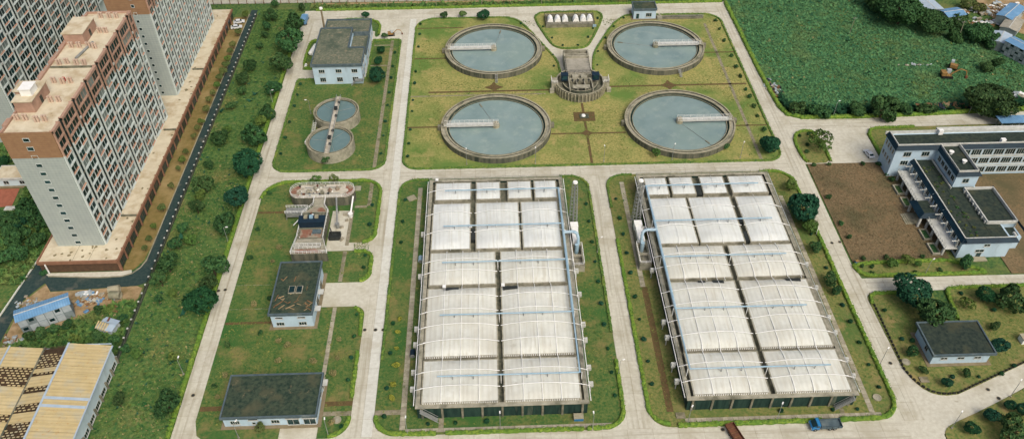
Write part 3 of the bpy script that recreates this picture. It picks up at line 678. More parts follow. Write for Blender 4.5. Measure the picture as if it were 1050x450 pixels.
# house in the lower right
t, a, c = flat_house('pump_house', 'white single storey pump house with dark roof standing on the right lawn', 109.6, 124.2, 123.8, 133.2, 4.1, 'wall_blue', 'roof_felt_dark', .5, over=.8)
for x in (-4.3, 0, 4.3): window(t, x, -c, 1.9, 1.6, .7, 'S', 1)
window(t, -a, -1.2, 1.4, 1.2, 1.3, 'W', 1)
# gatehouse on the north road
t, a, c = flat_house('gatehouse', 'small white gatehouse with dark flat roof beside the north road', 60.0, 69.2, 303.2, 309.5, 4.2, 'wall_blue', 'roof_felt', .6, over=.3)
window(t, 1.6, -c, 1.2, 2.2, 1.5, 'S', 2); window(t, -3, -c, .25, 1.2, 2.3, 'S', 0, 'glass_teal', 'door'); window(t, a, 0, 1.2, 1.8, 1.4, 'E', 1)
t = thing('flow_flume', 'long low concrete measuring flume beside the white gatehouse', 'flume', (80, 303.4, 0))
MB().box(-8, 9, -.9, -.5, 0, .9).box(-8, 9, .5, .9, 0, .9).box(-8, -7.6, -.5, .5, 0, .9).box(8.6, 9, -.5, .5, 0, .9).build('wall', 'tank_concrete', t)
MB().box(-7.6, 8.6, -.5, .5, 0, .5).build('water', 'tank_dark', t)
b = MB().box(-10.2, -8.2, -1.5, 1.2, 0, 1.1).box(-9.6, -8.9, .1, .8, 1.1, 1.9); b.build('valve_block', 'slab_old', t)
b = MB(); rail(b, [(-8, -.7, .9), (9, -.7, .9)], 1, 2, .05); b.build('handrail', 'galv', t)

# ---- two storey plant building, upper left
t = thing('plant_building', 'two storey white plant building with large stepped grey roof at the upper left', 'building', (-56, 276, 0))
H = 8.0
MB().box(-9.2, 8.6, -16.8, -5.4, 0, H).box(-9.2, 2.4, -5.4, 9.4, 0, H).build('wall', 'wall_blue', t)
MB().box(-8.4, 8.8, 9.4, 19.5, 0, 6.2).box(2.4, 8.8, -5.4, 9.4, 0, 5.2).build('rear_wing', 'wall_blue', t)
MB().prism([(-9.5, -17.1), (8.9, -17.1), (8.9, -5.1), (2.7, -5.1), (2.7, 9.7), (-9.5, 9.7)], H + .004, H + .2).build('roof', 'roof_brown', t)
MB().box(-8.6, 9.0, 9.75, 19.7, 6.204, 6.4).build('rear_roof', 'roof_brown', t)
MB().box(2.75, 9.0, -5.05, 9.35, 5.204, 5.4).build('middle_roof', 'roof_brown', t)
b = MB(); z0, z1 = H - .3, H + .75
for q in ((-9.7, 9.1, -17.3, -16.95), (-9.7, -9.35, -16.95, 9.55), (-9.35, 2.55, 9.55, 9.9), (2.55, 2.9, -4.95, 9.9), (2.9, 8.75, -5.25, -4.9), (8.75, 9.1, -16.95, -4.9)): b.box(*q, z0, z1)
b.build('parapet', 'parapet_grey', t)
b = MB()
for q in ((-8.8, 9.2, 19.4, 19.75), (-8.8, -8.45, 9.9, 19.4), (8.85, 9.2, 9.2, 19.4)): b.box(*q, 5.9, 7.0)
b.box(2.95, 9.2, 8.9, 9.25, 5.0, 7.0).box(8.85, 9.2, -4.85, 8.9, 4.9, 6.1); b.build('rear_parapet', 'parapet_grey', t)
for x in (-6, .2, 6):
    window(t, x, -16.8, 1.2, 2.0, 1.7, 'S', 2); window(t, x, -16.8, 5.0, 2.0, 1.3, 'S', 2)
for y in (-14.5, -10, -7): window(t, 8.6, y, 1.2, 1.6, 1.5, 'E', 1); window(t, 8.6, y, 5, 1.6, 1.3, 'E', 1)
for y in (-2, 3, 12, 16): window(t, 8.8, y, 1.4, 1.6, 1.6, 'E', 1)
b = MB(); rail(b, [(5.9, -18.4, 2.2), (8.9, -18.4, 2.2), (8.9, -16.9, 2.2)], 1, 1, .05); b.box(5.9, 8.9, -18.4, -16.85, 2.0, 2.2)
for i in range(6): b.box(4.2 + i * .3, 4.5 + i * .3, -18.2, -17.1, .3 * i, .3 * i + .12)
b.build('outside_stair', 'galv', t)
t = thing('chimney', 'slim tall pale chimney behind the two storey plant building', 'chimney', (-67.4, 300.2, 0))
MB().tube((0, 0, 0), (0, 0, 9.2), .42, .36, n=12).build('shaft', 'plinth', t)
MB().tube((0, 0, 9.2), (0, 0, 9.8), .75, .6, n=12).build('cap', 'white_steel', t)
t = thing('storage_tank', 'white horizontal cylinder tank on the strip beside the plant building', 'tank', (-69.2, 282.3, .1), R(-12))
MB().tube((0, -3, 1.1), (0, 3, 1.1), .95, n=16).tube((0, 3, 1.1), (0, 3.4, 1.1), .95, .4, n=16).tube((0, -3.4, 1.1), (0, -3, 1.1), .4, .95, n=16).build('shell', 'white_steel', t)
for y in (-2, 2): MB().box(-.9, .9, y - .25, y + .25, 0, .5).build('saddle', 'slab_old', t)
t = thing('drum', 'small white drum lying at the driveway mouth beside the plant building', 'drum', (-70.6, 271.6, .1))
MB().tube((0, -.9, .5), (0, .9, .5), .5, n=12).build('shell', 'white_steel', t); MB().box(-.55, .55, -.1, .1, 0, 1.05).build('band', 'galv', t)

# ---- the pair of small thickener tanks
def small_tank(cx, cy, label, da):
    t = thing('thickener_tank', label, 'round tank', (cx, cy, 0), 0, 'small round thickener tanks')
    MB().ring(0, 0, 7.45, 7.9, 0, 4.2, 72, 0, mt=1).build('outer_wall', ['slab_old', 'rim'], t)
    MB().ring(0, 0, 6.95, 7.45, 0, 3.7, 72, 0).build('channel', 'tank_concrete', t)
    MB().ring(0, 0, 6.75, 6.95, 0, 4.0, 72, 0, mt=1).build('weir', ['tank_dark', 'rim'], t)
    MB().disc(0, 0, 6.8, 3.6, 72).build('water', 'water_green', t)
    b = MB().tube((0, 0, 3.3), (0, 0, 5.0), .5, n=12); b.build('centre_drum', 'dark_steel', t)
    for k in range(3):
        a_ = R(da + k * 120); MB().tube((.6 * math.cos(a_), .6 * math.sin(a_), 3.66), (6.6 * math.cos(a_), 6.6 * math.sin(a_), 3.66), .05, n=4).build('rake_arm', 'galv', t)
    return t
small_tank(-54.0, 236.2, 'small round thickener tank nearer the two storey building', 20)
small_tank(-54.0, 219.3, 'small round thickener tank nearer the cross road', 50)
t = thing('walkway_bridge', 'narrow pale walkway crossing both small round tanks', 'walkway', (-54, 228, 4.35))
MB().box(-.75, .75, -16.4, 16.2, 0, .22).build('deck', 'pale_deck', t)
b = MB(); rail(b, [(-.7, -16.3, .22), (-.7, 16.1, .22)], 1, 2, .05); rail(b, [(.7, -16.3, .22), (.7, 16.1, .22)], 1, 2, .05); b.build('handrail', 'galv', t)
for y in (-8.6, 8.2): MB().box(-.5, .5, y - .6, y + .6, .22, 1.2).build('drive_motor', 'dark_steel', t)
for y in (-12, -4.6, 4, 12): MB().box(.2, .9, y - .4, y + .4, .22, .9).build('control_box', 'dark_steel', t)
t = thing('access_stair', 'slanting white stair leaning between the two small round tanks', 'stair', (-60.8, 226.6, 0), R(-12))
b = MB()
for i in range(13): b.box(-.4, .4, -3 + i * .44, -2.75 + i * .44, i * .34, i * .34 + .07)
for x in (-.45, .45): b.tube((x, -3, .1), (x, 2.6, 4.3), .08, n=4); b.tube((x, -3, 1.1), (x, 2.6, 5.2), .05, n=4)
b.build('flight', 'coping_white', t); MB().box(-1.6, -.2, -4.8, -3.2, 0, 1.3).build('valve_box', 'white_steel', t)

# ---- inlet works (screens and grit chambers)
t = thing('inlet_works', 'weathered concrete inlet works with red deck patches and twin round ended grit chambers', 'inlet works', (-53, 181, 0))
st = arc(-6.8, 12.7, 3.2, 90, 270, 10) + arc(6.8, 12.7, 3.2, -90, 90, 10)
MB().prism(st, 0, 3.5, 1, ms=0).build('grit_chamber', ['inlet_wall', 'pale_deck'], t)
MB().ring(-7.0, 12.7, 1.0, 2.7, 3.5, 3.56, 24, 0, R(90), R(270)).build('red_deck', 'red_deck', t)
MB().ring(7.0, 12.7, 1.0, 2.7, 3.5, 3.56, 24, 0, R(-90), R(90)).build('red_deck', 'red_deck', t)
b = MB(); e = [(p[0], p[1], 3.5) for p in st[::2]]; rail(b, e + [e[0]], 1.0, 1.4, .05); b.build('handrail', 'white_steel', t)
for x, y, a_ in ((-2.2, 13.5, .4), (2.4, 12.4, -.5), (.2, 11.2, 0), (-4.2, 12.0, .2), (4.6, 13.2, .7), (-.4, 14.6, 0)):
    MB().obox((x, y, 3.95), (.55, .4, .45), a_).obox((x, y, 4.6), (.25, .25, .25), a_).build('gear_motor', 'slab_old' if x < 2 else 'red_deck', t)
MB().prism([(-2.0, 9.6), (1.5, 9.6), (1.5, 6), (3.2, 3), (-4.3, 3), (-1.9, 6)], 0, 3.3, 1, ms=0).build('channel_block', ['inlet_wall', 'slab_old'], t)
MB().prism([(-3.2, 3.3), (2.3, 3.3), (1.2, 5.2), (-1.4, 5.2)], 3.3, 3.36).build('red_deck', 'red_deck', t)
MB().box(-4.6, 3.0, -8.4, 3.0, 0, 3.2, 0).build('screen_chamber', 'inlet_wall', t)
MB().box(-4.6, 3.0, -8.4, 3.0, 3.2, 3.32).build('deck', 'walkway', t)
MB().prism([(-4.6, -8.4), (3.0, -8.4), (5.0, -14.6), (-5.4, -14.6)], 0, 3.3, 1, ms=0).build('inlet_chamber', ['inlet_wall', 'slab_old'], t)
MB().box(-4.4, 4.1, -14.3, -12.8, 3.3, 3.38).build('red_deck', 'red_deck', t)
MB().box(-3.9, 2.4, -8.0, -4.6, 3.32, 3.4).build('red_deck', 'red_deck', t)
MB().box(-4.5, 2.9, -3.7, -.9, 3.32, 5.4).box(-4.7, 3.1, -3.9, -.7, 5.4, 5.55).build('screen_machine', 'blue_machine', t)
for x in (-2.6, -1.0, .6): MB().box(x - .5, x + .5, -2.2, -1.2, 5.55, 6.2).build('motor', 'rim' if x != -1 else 'blue_pipe', t)
MB().box(-.3, 2.2, -6.6, -5.2, 3.4, 4.0).build('skip', 'parapet_grey', t)
for s_, x0, x1 in ((-1, -4.6, -5.4), (1, 3.0, 5.0)):
    b = MB(); rail(b, [(x0, 3, 3.3), (x0, -8.4, 3.3), (x1, -14.5, 3.3)], 1.05, 1.5, .06); b.build('handrail', 'white_steel', t)
b = MB(); rail(b, [(-5.3, -14.5, 3.35), (4.9, -14.5, 3.35)], 1.05, 1.2, .06); rail(b, [(-4.6, -12.6, 3.35), (2.9, -12.6, 3.35), (2.9, -11.4, 3.35), (-4.6, -11.4, 3.35)], 1.05, 1.2, .06); b.build('handrail', 'white_steel', t)
b = MB(); rail(b, [(-2, 9.6, 3.35), (-1.9, 6, 3.35), (-4.3, 3, 3.35)], 1.05, 1.2, .06); rail(b, [(1.5, 9.6, 3.35), (1.5, 6, 3.35), (3.2, 3, 3.35)], 1.05, 1.2, .06); b.build('handrail', 'white_steel', t)
rs = random.Random(44)
for i in range(26):
    x, y = rs.uniform(-8, 8), rs.uniform(10.4, 15.2); s_ = rs.uniform(.12, .4)
    MB().obox((x, y, 3.5 + s_ * .6), (s_, s_ * rs.uniform(.3, 1), s_ * .6), rs.uniform(0, 3)).build('deck_fitting', rs.choice(['white_steel', 'rust', 'dark_steel', 'slab_old', 'galv']), t)
for i in range(22):
    x, y = rs.uniform(-4, 2.6), rs.uniform(-8, 2.6); s_ = rs.uniform(.12, .35)
    MB().obox((x, y, 3.4 + s_ * .6), (s_, s_ * rs.uniform(.3, 1), s_ * .6), rs.uniform(0, 3)).build('deck_fitting', rs.choice(['white_steel', 'rust', 'galv', 'slab_old']), t)
for y in (11.2, 14.1): MB().tube((-5.5, y, 3.75), (5.5, y, 3.75), .13, n=6).build('air_pipe', 'galv', t)
t = thing('steel_stair', 'grey blue steel stair on the left flank of the inlet works', 'stair', (-60.2, 185.8, 0))
b = MB().box(-3.0, -2.8, -1.3, 1.3, 0, 2.6).box(-3.0, 3.6, -1.3, -1.2, 1.2, 2.8).box(-3, 3.6, 1.2, 1.3, 1.2, 2.8)
for i in range(11): b.box(-2.8 + i * .58, -2.35 + i * .58, -1.2, 1.2, 2.4 + .06 * i, 2.5 + .06 * i)
b.build('flight', 'galv', t)
b = MB(); rail(b, [(-3, -1.3, 2.8), (3.6, -1.3, 2.8)], .9, .9, .05); rail(b, [(-3, 1.3, 2.8), (3.6, 1.3, 2.8)], .9, .9, .05); b.tube((-.5, -3.8, .1), (3, -1.6, 2.9), .16, n=5); b.build('handrail', 'white_steel', t)
t = thing('screw_conveyor', 'slender grey sludge conveyor rising beside the inlet works', 'conveyor', (-47.5, 183, 0))
b = MB().tube((-.6, 6.5, 4.2), (.4, -2.6, 1.2), .28, n=8); b.build('screw', 'galv', t)
MB().tube((.4, -2.6, .2), (.4, -2.6, 1.9), .5, .7, n=12).build('hopper', 'galv', t)
for y in (0, 4): MB().tube((-.1, y, 0), (-.1, y, 2.1 + y * .33), .08, n=5).build('leg', 'dark_steel', t)
t = thing('screw_conveyor', 'short pale conveyor leaning on the right grit chamber', 'conveyor', (-43.6, 186.5, 0))
MB().tube((.4, 4.2, 3.6), (-.1, -1.0, 1.2), .26, n=8).build('screw', 'white_steel', t)
MB().tube((-.1, -1.4, .1), (-.1, -1.4, 1.6), .5, .75, n=12).build('hopper', 'white_steel', t)
for s_ in (-.4, .4): MB().tube((s_, -1.2, .1), (0, 0, 1.7), .07, n=5).build('leg', 'white_steel', t)
t = thing('sludge_skip', 'dark open skip with grey pump beside the inlet works yard', 'skip', (-47.4, 176.3, 0))
b = MB().box(-1.7, 1.7, -1.3, -1.15, 0, 1.3).box(-1.7, 1.7, 1.15, 1.3, 0, 1.3).box(-1.7, -1.55, -1.15, 1.15, 0, 1.3).box(1.55, 1.7, -1.15, 1.15, 0, 1.3).box(-1.55, 1.55, -1.15, 1.15, .1, .6); b.build('body', 'dark_steel', t)
MB().tube((-.8, .5, .6), (-1.6, 2.4, 1.9), .16, n=6).build('pipe', 'dark_steel', t)
# concrete yard furniture
for i, (x, y, s_) in enumerate(((-45.3, 186.5, .9), (-44.8, 183.6, .5), (-46, 180.6, .6), (-45.4, 175.4, .7))):
    b = MB().obox((0, 0, .2), (s_, s_ * .7, .2), .3 * i).obox((.1, 0, .52), (s_ * .5, s_ * .4, .14), .5 * i)
    tag(b.build('rubble_pile', 'rubble', None, (x, y, .0)), ORD[i] + ' pile of pale rubble from the far end of the inlet works yard', 'rubble')
tag(MB().box(-1.6, 1.6, -1, 1, 0, .35).box(-1.3, 1.3, -.7, .7, .35, .45).build('manhole_cover', 'slab_old', None, (-43.6, 198.4, .1)), 'grey concrete manhole cover at the rear corner of the inlet works lawn', 'manhole')

# ---- the two covered basins
def basin(x0, label, mir):
    W, D, H = 40.7, 83.7, 4.4
    t = thing('covered_basin', label, 'basin', (x0, 112.4, 0))
    X = (lambda x: W - x) if mir else (lambda x: x)
    def bx(b, xa, xb, *r): return b.box(X(xa), X(xb), *r)
    MB().box(0, W, 0, .4, 0, H).box(0, W, D - .4, D, 0, H).box(0, .4, .4, D - .4, 0, H).box(W - .4, W, .4, D - .4, 0, H).build('wall', 'streak_wall', t)
    MB().box(.4, W - .4, .4, D - .4, 3.0, 3.4).build('walkway', 'walkway', t)
    b = MB().box(-.35, W + .35, -.35, .75, H, H + .22).box(-.35, W + .35, D - .75, D + .35, H, H + .22).box(-.35, .75, .75, D - .75, H, H + .22).box(W - .75, W + .35, .75, D - .75, H, H + .22)
    b.build('rim_slab', 'slab_old', t)
    # buttresses on the front wall
    pil = MB().box(-.25, .25, -.3, 0, 0, H - .01).mesh('buttress', 'tank_concrete')
    for i in range(9): link('buttress', pil, t, (1.2 + i * (W - 2.4) / 8, 0, 0))
    rows = [((74.0, 81.9), [(1.8, 12.5), (14.3, 21.5), (24.0, 31.0), (32.2, 38.8)], 1.0, [77.9]),
            ((52.6, 72.2), [(1.4, 12.4), (14.2, 26.8), (27.7, 38.6)], 1.6, [67.3, 59.2]),
            ((38.9, 51.2), [(1.4, 19.5), (21.1, 38.6)], 1.7, [47.5, 43.2]),
            ((14.6, 37.5), [(1.2, 19.5), (21.0, 38.9)], 2.0, [34.0, 29.0, 23.9, 18.8]),
            ((1.0, 13.3), [(1.2, 19.4), (21.0, 39.1)], 1.5, [9.6, 4.9])]
    rs = random.Random(3 + int(mir))
    for ri, ((ya, yb), cols, rise, ribs) in enumerate(rows):
        rise *= .55
        # cross wall between the rows
        for ci, (xa, xb) in enumerate(cols):
            nx, ny = 16, max(8, int((yb - ya) / .9)); b = MB(); ss = sorted((X(xa), X(xb)))
            def Z(u, v, yy):
                arch = 1 - (2 * u - 1) ** 2
                d = min(v, 1 - v) * (yb - ya); e = min(1, d / 2.6); e = e * (2 - e)
                sag = 0
                for rb in ribs: sag += .16 * math.exp(-((yy - rb) / .8) ** 2)
                return H + .45 + arch * (rise * e + sag) * (1 if e > .01 else 0) + rs.uniform(-.012, .012)
            for j in range(ny + 1):
                for i in range(nx + 1):
                    u, v = i / nx, j / ny; yy = ya + (yb - ya) * v
                    b.v.append((ss[0] + (ss[1] - ss[0]) * u, yy, Z(u, v, yy)))
            for j in range(ny):
                for i in range(nx):
                    n0 = j * (nx + 1) + i; b.f.append((n0, n0 + 1, n0 + nx + 2, n0 + nx + 1)); b.m.append(0)
            o = b.build('cover', 'membrane_white' if ri < 2 else 'membrane', t, smooth=True)
            # kerb that carries the membrane
            k = MB().box(ss[0] - .22, ss[1] + .22, ya - .22, ya + .1, 3.4, H + .5).box(ss[0] - .22, ss[1] + .22, yb - .1, yb + .22, 3.4, H + .5).box(ss[0] - .22, ss[0] + .1, ya + .1, yb - .1, 3.4, H + .5).box(ss[1] - .1, ss[1] + .22, ya + .1, yb - .1, 3.4, H + .5)
            k.build('cover_kerb', 'slab_old', t)
            # clamp teeth along the front edge
            if ri >= 3 and (yb - ya) > 8:
                b = MB(); n = int((ss[1] - ss[0]) / .55)
                for i in range(n): xx = ss[0] + .2 + i * .55; b.box(xx, xx + .22, ya - .3, ya - .2, H + .1, H + .62)
                part_stuff(b.build('clamp_strip', 'white_steel', t))
            # white arch ribs over the membrane
            for rb in ribs:
                b = MB(); pts = []
                for i in range(13):
                    u = i / 12; d = min(rb - ya, yb - rb); e = min(1, d / 2.6); e = e * (2 - e)
                    pts.append((ss[0] - .5 + (ss[1] - ss[0] + 1) * u, rb, H + .8 + (1 - (2 * u - 1) ** 2) * (rise * e + .2)))
                b.pipe(pts, .1, 5); b.build('arch_rib', 'white_steel', t)
            npur = 1 if ri < 2 else 3
            for q in range(npur):
                u = (q + 1) / (npur + 1); b = MB(); pts = []
                for j in range(11):
                    v = -.035 + j / 10 * 1.07; vv = min(1, max(0, v)); d = min(vv, 1 - vv) * (yb - ya); e = min(1, d / 2.6); e = e * (2 - e)
                    pts.append((ss[0] + (ss[1] - ss[0]) * u, ya + (yb - ya) * v, H + .62 + (1 - (2 * u - 1) ** 2) * rise * e))
                b.pipe(pts, .05 if ri < 2 else .1, 4); b.build('purlin', 'white_steel', t)
    # missing / displaced sheets: shade of the openings painted as dark blocks
    for (xa, xb, ya, yb) in ([(12.55, 14.1, 56.5, 61), (2, 5, 81.5, 82.6), (5.5, 9.5, 36.3, 37.4), (21.4, 25.4, 36.3, 37.4)] if not mir else [(12.5, 14.1, 53, 57), (12.5, 14.1, 61, 63), (22, 24, 74, 78), (3, 7, 36.4, 37.4), (24, 27, 36.4, 37.4), (29, 31, 36.4, 37.4)]):
        MB().box(X(xa), X(xb), ya, yb, 3.4, 5.45 if 36 < ya < 38 else 4.75).build('opening_shade', 'dark_steel', t)
        MB().box(X(xa) - .4 * (1 if not mir else -1), X(xa) + .5, yb - .2, yb + .9, 5.5, 5.65).build('hatch_lid', 'white_steel', t)
    # blue foul air pipes
    z = 6.9
    for y in (76.0, 60.2, 45.5, 26.5, 7.1):
        b = MB(); b.pipe([(X(4.8), y, z), (X(39.3), y, z)], .19, 8); b.build('branch_pipe', 'blue_pipe', t)
        for x in ((8, 17.5, 27.3, 35) if y > 55 else (8.5, 13.5, 26.5, 31.5)):
            MB().tube((X(x), y, z), (X(x), y - .1, z - 1.3), .12, n=6).build('drop_pipe', 'galv', t)
        for x in (20.2, 39.8): MB().tube((X(x), y, 3.4), (X(x), y, z), .1, n=6).build('pipe_support', 'white_steel', t)
    MB().pipe([(X(39.3), 7.1, z), (X(39.3), 26.5, z)], .22, 8).build('main_pipe', 'blue_pipe', t)
    MB().pipe([(X(39.3), 26.5, z), (X(39.3), 62, z)], .36, 10).build('main_pipe', 'blue_pipe', t)
    MB().pipe([(X(39.3), 62, z), (X(39.3), 76, z)], .3, 10).build('main_pipe', 'blue_pipe', t)
    MB().pipe([(X(39.3), 56.4, z), (X(42.2), 56.4, z + .1), (X(43.2), 56.1, z - .4), (X(43.5), 55.4, z - 1.4), (X(43.5), 54.6, z - 3.2)], .45, 10).build('suction_elbow', 'blue_pipe', t)
    # side gutters, their collars and hoppers
    for sx, xx in ((-1, -.75), (1, W + .75)):
        b = MB().pipe([(xx, .5, H + .1), (xx, D - .5, H + .1)], .11, 6); b.build('gutter_pipe', 'white_steel', t)
        for y in (4.9, 9.6, 18.8, 23.9, 29, 34, 43.2, 47.5, 59.2, 67.3, 77.9): MB().tube((xx, y, H + .1), (xx - sx * 2.1, y, H + .85), .1, n=5).build('gutter_branch', 'white_steel', t)
        for y in (6.3, 11.3, 20.0, 25.2, 35.8 if sx > 0 else 44, 44.6 if sx > 0 else 61):
            MB().box(xx + sx * .1 - .1, xx + sx * 1.25, y - .55, y + .55, 2.5, 3.3).box(min(xx, xx + sx * 1.2), max(xx, xx + sx * 1.2), y - .35, y + .35, 3.3, 3.75).tube((xx + sx * .7, y, 0), (xx + sx * .7, y, 2.4), .14, n=6).build('hopper_box', 'coping_white', t)
    # stair on the front corner
    b = MB(); x0s = X(.8); dr = -1 if mir else 1
    for i in range(13): b.box(x0s + dr * i * .3, x0s + dr * (i * .3 + .36), -1.35, -.4, H - .3 * i - .3, H - .3 * i - .2)
    for y in (-1.4, -.35): b.tube((x0s, y, H - .2), (x0s + dr * 4.1, y, .1), .1, n=5); b.tube((x0s, y, H + .8), (x0s + dr * 4.1, y, 1.0), .06, n=5)
    b.build('stair', 'galv', t)
    
    # walkway handrails round the rim
    b = MB(); rail(b, [(-.2, .8, H + .22), (-.2, D, H + .22), (W + .2, D, H + .22), (W + .2, .8, H + .22)], 1.0, 2.6, .045); b.build('handrail', 'galv', t)
    return t
basin(-19.5, 'left of the two big covered basins, with the blue main pipe on its right side', False)
basin(45.2, 'right of the two big covered basins, with the blue main pipe on its left side', True)

# ---- deodorising units between the basins: lattice stack, filter housing, fan pit
def deodor(x, s, side):
    t = thing('exhaust_stack', 'tall white exhaust stack in a lattice frame %s the middle road' % side, 'stack', (x, 178.6, 0))
    MB().tube((0, 0, 0), (0, 0, 17.0), .26, .24, n=12).build('pipe', 'galv', t)
    b = MB()
    for i in range(12):
        z0, z1 = i * 1.35, i * 1.35 + 1.35; w0, w1 = 1.25 - .045 * i, 1.25 - .045 * (i + 1)
        C0 = [(-w0, -w0), (w0, -w0), (w0, w0), (-w0, w0)]; C1 = [(-w1, -w1), (w1, -w1), (w1, w1), (-w1, w1)]
        for k in range(4):
            a, c, d = C0[k], C0[(k + 1) % 4], C1[k]
            b.tube((*a, z0), (*d, z1), .07, n=4); b.tube((*a, z0), (*C1[(k + 1) % 4], z1), .05, n=4); b.tube((*d, z1), (*C1[(k + 1) % 4], z1), .05, n=4)
    b.build('lattice_frame', 'galv', t)
    MB().tube((0, 0, 17.0), (0, 0, 17.4), .75, .65, n=16).build('rain_cap', 'white_steel', t)
    t = thing('filter_unit', 'white deodorising filter unit and fan pit standing %s the middle road' % side, 'filter', (x, 168, 0))
    MB().box(-.95, .95, .2, 6.2, 1.9, 3.6).build('housing', 'white_steel', t)
    MB().box(-1.15, 1.15, 6.4, 8.4, 1.4, 3.8).build('fan_box', 'white_steel', t)
    b = MB().box(-1.7, 1.7, -8.6, -8.1, 0, 2.6).box(-1.7, 1.7, -.5, 0, 0, 2.6).box(-1.7, -1.2, -8.1, -.5, 0, 2.6).box(1.2, 1.7, -8.1, -.5, 0, 2.6).box(-1.2, 1.2, -8.1, -.5, 0, .6).box(-1.2, 1.2, -4.6, -4.2, 2, 2.6); b.build('pit', 'slab_old', t)
    b = MB(); rail(b, [(-1.6, -8.4, 2.6), (1.6, -8.4, 2.6), (1.6, -.2, 2.6), (-1.6, -.2, 2.6), (-1.6, -8.4, 2.6)], 1.0, 1.4, .05); b.build('handrail', 'white_steel', t)
    MB().tube((0, -1.4, .6), (0, -1.4, 4.0), .6, n=12).build('riser', 'blue_pipe', t)
    MB().box(-1.3, 1.3, .1, 8.8, 0, 1.4).build('base', 'tank_concrete', t)
deodor(23.6, 1, 'west of')
deodor(42.6, -1, 'east of')
for i, (x, y, lb) in enumerate(((-21.4, 165.5, 'blue barrel lying against the left wall of the left covered basin'), (-21.8, 131.5, 'small blue bin standing low on the left flank of the left covered basin'))):
    t = thing('barrel', lb, 'barrel', (x, y, .1))
    MB().tube((0, -.9, .7), (0, .9, .7), .7, n=14).build('shell', 'blue_machine' if i else 'blue_pipe', t); MB().tube((0, -1, .7), (0, -.9, .7), .62, n=14).tube((0, .9, .7), (0, 1.0, .7), .62, n=14).build('lid', 'galv', t)
t = thing('kiosk_box', 'low blue and white control box at the front right corner of the left basin', 'control box', (19, 110.9, .1))
MB().box(-1.1, 1.1, -.7, .7, 0, 1.0).build('cabinet', 'truck_blue', t); MB().box(-1.2, 1.2, -.8, .8, 1.0, 1.15).build('lid', 'rim', t)
tag(MB().obox((0, 0, .15), (1.3, 1.1, .15), .5).obox((.1, .1, .36), (.9, .8, .06), .5).build('manhole_slab', 'rim', None, (-25.6, 193, .1)), 'tilted white slab lying on the lawn northwest of the left basin', 'slab')
for i, (x, y, lb) in enumerate(((-38.9, 112.6, 'round pale manhole cover on the lawn corner east of the workshop'), (103.9, 124.6, 'round manhole ring at the road edge beside the pump house lawn'), (92.6, 114.2, 'round manhole ring near the south east corner of the right basin'))):
    t = thing('manhole', lb, 'manhole', (x, y, .1)); MB().ring(0, 0, .75, 1.05, 0, .25, 24).build('frame', 'rim', t); MB().disc(0, 0, .75, .18, 24).build('cover', 'slab_old', t)
for i, (x, y) in enumerate(((106.2, 119.0), (43.6, 110.8))):
    tag(MB().box(-1.1, 1.1, -.8, .8, 0, .3).box(-.8, .8, -.5, .5, .3, .38).build('manhole_slab', 'path', None, (x, y, .1)), ['brown concrete pit cover on the bend of the pump house lawn', 'square concrete pit cover at the front left corner of the right basin'][i], 'slab')

# ================================================================ OFFICES
t = thing('office_block', 'pale blue office block with navy roof bands and dark flat roofs on the right', 'office building', (126.6, 161, 0))
# local: x to the east, y to the north, origin at the south west corner line
def band(b, x0, x1, y0, y1, z0, z1, w=.9, sides='SNWE', lean=0):
    if 'S' in sides: b.box(x0, x1, y0, y0 + w, z0, z1)
    if 'N' in sides: b.box(x0, x1, y1 - w, y1, z0, z1)
    if 'W' in sides: b.box(x0, x0 + w, y0 + w, y1 - w, z0, z1)
    if 'E' in sides: b.box(x1 - w, x1, y0 + w, y1 - w, z0, z1)
# three storey north wing
MB().box(0, 70, 37.2, 45, 0, 11).build('north_wing', 'wall_blue', t)
MB().box(.9, 70, 38, 44.3, 11.003, 11.15).build('north_roof', 'roof_felt_dark', t)
def slope_band(pts_out, pts_in, z0, z1):
    b = MB(); n = len(pts_out)
    for i in range(n - 1):
        a, c, d, e = pts_out[i], pts_out[i + 1], pts_in[i + 1], pts_in[i]
        b.quad([(*a, z0), (*c, z0), (*d, z1), (*e, z1)]); b.quad([(*e, z1), (*d, z1), (*d, z0 + .1), (*e, z0 + .1)])
        b.quad([(*c, z0), (*a, z0), (*e, z0 + .1), (*d, z0 + .1)])
    return b
slope_band([(-.6, 45.5), (-.6, 36.5), (13.2, 36.5)], [(.3, 44.9), (.3, 37.5), (14.0, 37.5)], 10.8, 12.0).build('navy_eave', 'navy', t)
slope_band([(20.2, 36.5), (70, 36.5)], [(20.0, 37.5), (70, 37.5)], 10.8, 12.0).build('navy_eave', 'navy', t)
b = MB().box(-.7, 70, 45, 45.35, 10.8, 12.0).box(.35, 70, 37.7, 37.95, 11.15, 12.3).box(.35, .6, 37.95, 44.9, 11.15, 12.3); b.build('coping', 'coping_white', t)
# screen of openings along the back parapet
b = MB()
for i in range(14): b.box(16 + i * 3.9, 16.6 + i * 3.9, 45.36, 46.4, 10.2, 11.9)
b.box(16, 70, 45.36, 46.5, 11.9, 12.2); b.build('rear_gallery', 'coping_white', t)
